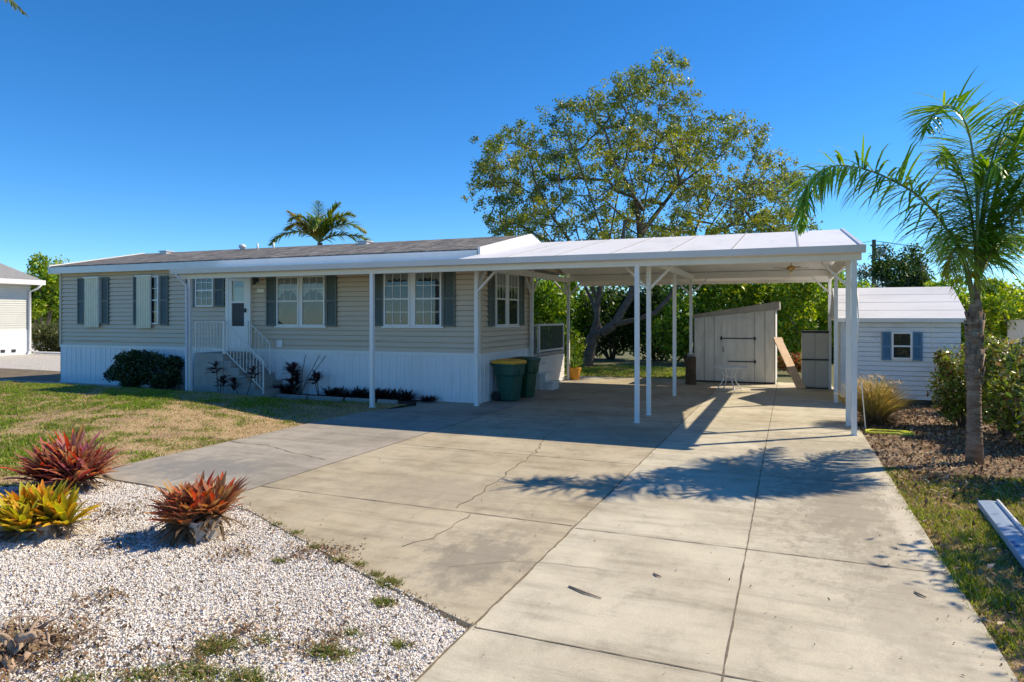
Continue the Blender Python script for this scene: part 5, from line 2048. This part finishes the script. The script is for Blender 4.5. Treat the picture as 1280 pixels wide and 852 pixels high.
# edging stones
for i, (a, b) in enumerate(((345, 385), (386, 430), (432, 470), (472, 498))):
    m = MB()
    y = 15.02
    m.box(XW(a, y) + .02, XW(b, y) - .02, y - .07, y + .03, -.05, .065)
    tag(m.build('edging_stone', M['edging'], bevel=.015), ['concrete edging block nearest the bottom step', 'second edging block from the steps, below the single ti plant', 'third edging block from the steps', 'edging block beside the porch post'][i], 'edging block', 'edging blocks along the flower bed')

# yellow pot with plant behind carport
px0 = P(718, 397, 23.9)
yp = thing('potted_plant', 'green plant in an amber pot beside the rear left carport post', 'potted plant', (px0.x, px0.y, 0))
m = MB(); m.lathe([(.15, 0), (.17, .02), (.215, .30), (.235, .40), (.24, .43), (.21, .43), (.20, .38)], 24); m.build('pot', M['pot_amber'], yp, True, world=False)
V, Fq, Cq = [], [], []
strap_leaves(V, Fq, Cq, (0, 0, .4), 60, .48, .04, [(.10, .2, .04), (.16, .26, .05), (.2, .3, .05)], (25, 88), None, .7, 88)
np_mesh('foliage', np.array([tuple(v) for v in V]), np.array(Fq), M['leaf'], yp, np.array([tuple(c) for c in Cq]))

# fountain grass
gxy = P(1094, 397, 13.9)
fg = thing('fountain_grass', 'golden dry fountain grass clump beside the right carport posts', 'ornamental grass', (gxy.x, gxy.y, 0))
V, Fq, Cq = [], [], []
strap_leaves(V, Fq, Cq, (0, 0, 0), 1500, 1.0, .010, [(.50, .38, .13), (.42, .33, .14), (.34, .33, .08), (.56, .44, .20), (.24, .22, .07)], (42, 88), None, .95, 91)
strap_leaves(V, Fq, Cq, (.05, -.1, 0), 500, .55, .012, [(.30, .24, .15), (.24, .19, .12)], (5, 50), None, 1.2, 92)
np_mesh('foliage', np.array([tuple(v) for v in V]), np.array(Fq), M['grass'], fg, np.array([tuple(c) for c in Cq]))
V, Fq, Cq = [], [], []
r = random.Random(6)
for i in range(60):     # plumes
    a = r.uniform(0, 2 * PI); el = R(r.uniform(50, 85))
    tip = Vector((math.cos(a) * math.cos(el), math.sin(a) * math.cos(el), math.sin(el))) * r.uniform(.75, .98)
    strap_leaves(V, Fq, Cq, tuple(tip), 6, .09, .012, [(.66, .56, .38), (.58, .46, .30)], (20, 75), None, 1.0, 900 + i)
np_mesh('plumes', np.array([tuple(v) for v in V]), np.array(Fq), M['grass'], fg, np.array([tuple(c) for c in Cq]))

# yellow hose
m = MB()
hc = G(1108, 541)
pts = []
for i in range(60):
    t = i / 59
    a = t * 2 * PI * 2.2
    pts.append((hc[0] - .02 + .34 * math.cos(a) * (1 + .1 * t) + .1 * t, hc[1] + .20 * math.sin(a) + .04 * math.sin(3 * a), .02 + .008 * (i % 7) / 7 + .012 * t))
m.tube(pts, .017, 6)
tag(m.build('garden_hose', M['hose'], smooth=True), 'coiled bright yellow garden hose beside the right front post', 'hose')
# white cane leaning by the post
m = MB()
a_, b_ = P(1082, 535, 13.2), P(1077, 478, 13.0)
m.tube([a_, b_], .011, 6)
tag(m.build('garden_cane', M['tablewhite']), 'thin pale stick leaning beside the golden grass clump', 'stick')
# cord hanging from the post
m = MB()
m.tube([(1.15, 13.98, 2.6), (1.17, 13.96, 2.1), (1.14, 13.94, 1.9), (1.17, 13.95, 1.72)], .012, 6)
tag(m.build('hanging_cord', M['tablewhite'], smooth=True), 'short white cord hanging on the right front post', 'cord')

# pale beam lying in the grass
M['liplit'] = simple('lip_lit_tone', (.62, .66, .72), .35, .05, 4)  # lighter copy of the body tone: sunlight on the lip painted in
bl = thing('metal_panel', 'long pale blue-white metal channel lying on the grass, small blue mark', 'metal channel', (2.02, 8.1, 0), R(-3.5))
bl.scale = (.68, 1, 1)
m = MB()
m.prism([(-.14, 0), (-.155, .02), (-.14, .07), (.02, .085), (.13, .08), (.16, .03), (.15, 0)], 'y', -2.4, 1.12)
m.build('body', M['bluewhite'], bl, world=False)
m = MB()
m.prism([(.10, .084), (.11, .115), (.145, .11), (.165, .03), (.155, .03), (.13, .082)], 'y', -2.4, 1.08)
m.build('lip', M['liplit'], bl, world=False)
m = MB()
m.box(-.125, -.085, -.52, -.46, .06, .079); m.box(-.115, -.055, -.62, -.55, .06, .082)
m.build('sticker', M['bluemark'], bl, world=False)

# dead root stump bottom left
rx, ry = G(22, 812)
rs = thing('root_stump', 'weathered grey root stump lying on the gravel at lower left', 'stump', (rx, ry, -.02))
m = MB()
r = random.Random(21)
for i in range(46):
    a = r.uniform(0, 2 * PI)
    L_ = r.uniform(.10, .30)
    c0 = Vector((r.gauss(0, .09), r.gauss(0, .08), abs(r.gauss(.03, .06))))
    dv = Vector((math.cos(a), math.sin(a), r.uniform(-.25, .55)))
    th0 = r.choice((.012, .016, .022, .034))
    pts = [c0]
    for k in range(6):
        dv = (dv + Vector((r.uniform(-.5, .5), r.uniform(-.5, .5), r.uniform(-.5, .35)))).normalized()
        q = pts[-1] + dv * L_ / 6
        q.z = max(q.z, .0)
        pts.append(q)
    m.tube(pts, [th0 * (1 - .13 * k) for k in range(7)], 6)
m.build('roots', M['driftwood'], rs, True, world=False)
V, Fc, C = leaves(np.stack([RNG.normal(0, .2, 1300), RNG.normal(0, .16, 1300), RNG.uniform(0, .09, 1300)], 1), .05, DEAD, .4, 1.5)
np_mesh('bark_scraps', V, Fc, M['litter'], rs, C)['kind'] = 'stuff'

# twigs on the drive
for i, (a, b, lab) in enumerate((((711, 733), (752, 748), 'long thin brown twig on the concrete right of the long joint'), ((817, 717), (827, 721), 'short dark twig in the middle of the concrete drive'), ((1143, 740), (1158, 747), 'small bent twig near the right edge of the drive'))):
    p0, p1 = G(*a), G(*b)
    m = MB()
    mid = ((p0[0] + p1[0]) / 2, (p0[1] + p1[1]) / 2 - .015)
    m.tube([(*p0, .008), (*mid, .012), (*p1, .008)], [.007, .009, .004], 6)
    tag(m.build('twig', M['driftwood'], smooth=True), lab, 'twig', 'twigs on the driveway')
# scattered specks of debris on the drive
x = RNG.uniform(-6, 1.2, 260); y = RNG.uniform(3.8, 16, 260)
k = inpoly(x, y, apron_poly) | (x > DX0)
litter('driveway_debris', 'scattered leaf scraps on the concrete driveway', np.stack([x[k], y[k], np.full(k.sum(), .01)], 1), .028, DEAD, .4)
x = RNG.uniform(.75, 1.27, 500); y = RNG.uniform(4, 16, 500)
k = RNG.random(500) < (x - .75) / .6
# litter line on the left edge of the concrete
e0, e1 = Vector(G(310, 637)), Vector((DX0, 4.3))
tt = RNG.uniform(0, 1, 500)
xl = e0.x + (e1.x - e0.x) * tt + RNG.normal(0, .035, 500); yl = e0.y + (e1.y - e0.y) * tt + RNG.normal(0, .035, 500)
litter('edge_litter', 'brown leaf crumbs caught along the concrete edges', np.stack([np.r_[x[k], xl], np.r_[y[k], yl], np.full(k.sum() + 500, .008)], 1), .022, DEAD, .5)

# ================================================================== LIGHT, SKY, CAMERA
SUNV = Vector((2.83, 2.33, 3.45)).normalized()
elev = math.asin(SUNV.z)
sd = bpy.data.lights.new('sun', 'SUN')
sd.energy = 4.3
sd.angle = R(.53)
sd.color = (1.0, .85, .63)
so = bpy.data.objects.new('sun', sd)
COL.objects.link(so)
so.rotation_euler = (-SUNV).to_track_quat('-Z', 'Y').to_euler()
so.location = (10, 10, 20)

w = bpy.data.worlds.new('World')
scn.world = w
w.use_nodes = True
nt = w.node_tree
bg = nt.nodes['Background']
sky = nt.nodes.new('ShaderNodeTexSky')
sky.sky_type = 'NISHITA'
sky.sun_disc = False
sky.sun_elevation = elev
sky.sun_rotation = math.atan2(SUNV.x, SUNV.y)
sky.air_density = .9
sky.dust_density = 0
sky.ozone_density = 5.0
sky.altitude = 1200
hs = nt.nodes.new('ShaderNodeHueSaturation')
hs.inputs['Saturation'].default_value = 1.24
hs.inputs['Value'].default_value = 1.0
nt.links.new(sky.outputs[0], hs.inputs['Color'])
tn = nt.nodes.new('ShaderNodeMix'); tn.data_type = 'RGBA'; tn.blend_type = 'MULTIPLY'
tn.inputs[0].default_value = 1
tn.inputs[7].default_value = (.76, .92, .98, 1)
nt.links.new(hs.outputs[0], tn.inputs[6])
nt.links.new(tn.outputs[2], bg.inputs['Color'])
bg.inputs['Strength'].default_value = .125

cam = bpy.data.cameras.new('camera')
co = bpy.data.objects.new('camera', cam)
COL.objects.link(co)
co.location = (0, 0, H)
co.rotation_euler = (R(90), 0, YAW)
cam.sensor_width = 36
cam.lens = 36 * F / 1280
cam.shift_y = -29 / 1280
cam.clip_end = 3000
cam.clip_start = .1
scn.camera = co
scn.view_settings.view_transform = 'Standard'
scn.view_settings.look = 'None'
scn.view_settings.exposure = .62
scn.view_settings.gamma = 1
scn.render.resolution_x = 1024
scn.render.resolution_y = 681
scn.cycles.max_bounces = 8
scn.cycles.transparent_max_bounces = 12
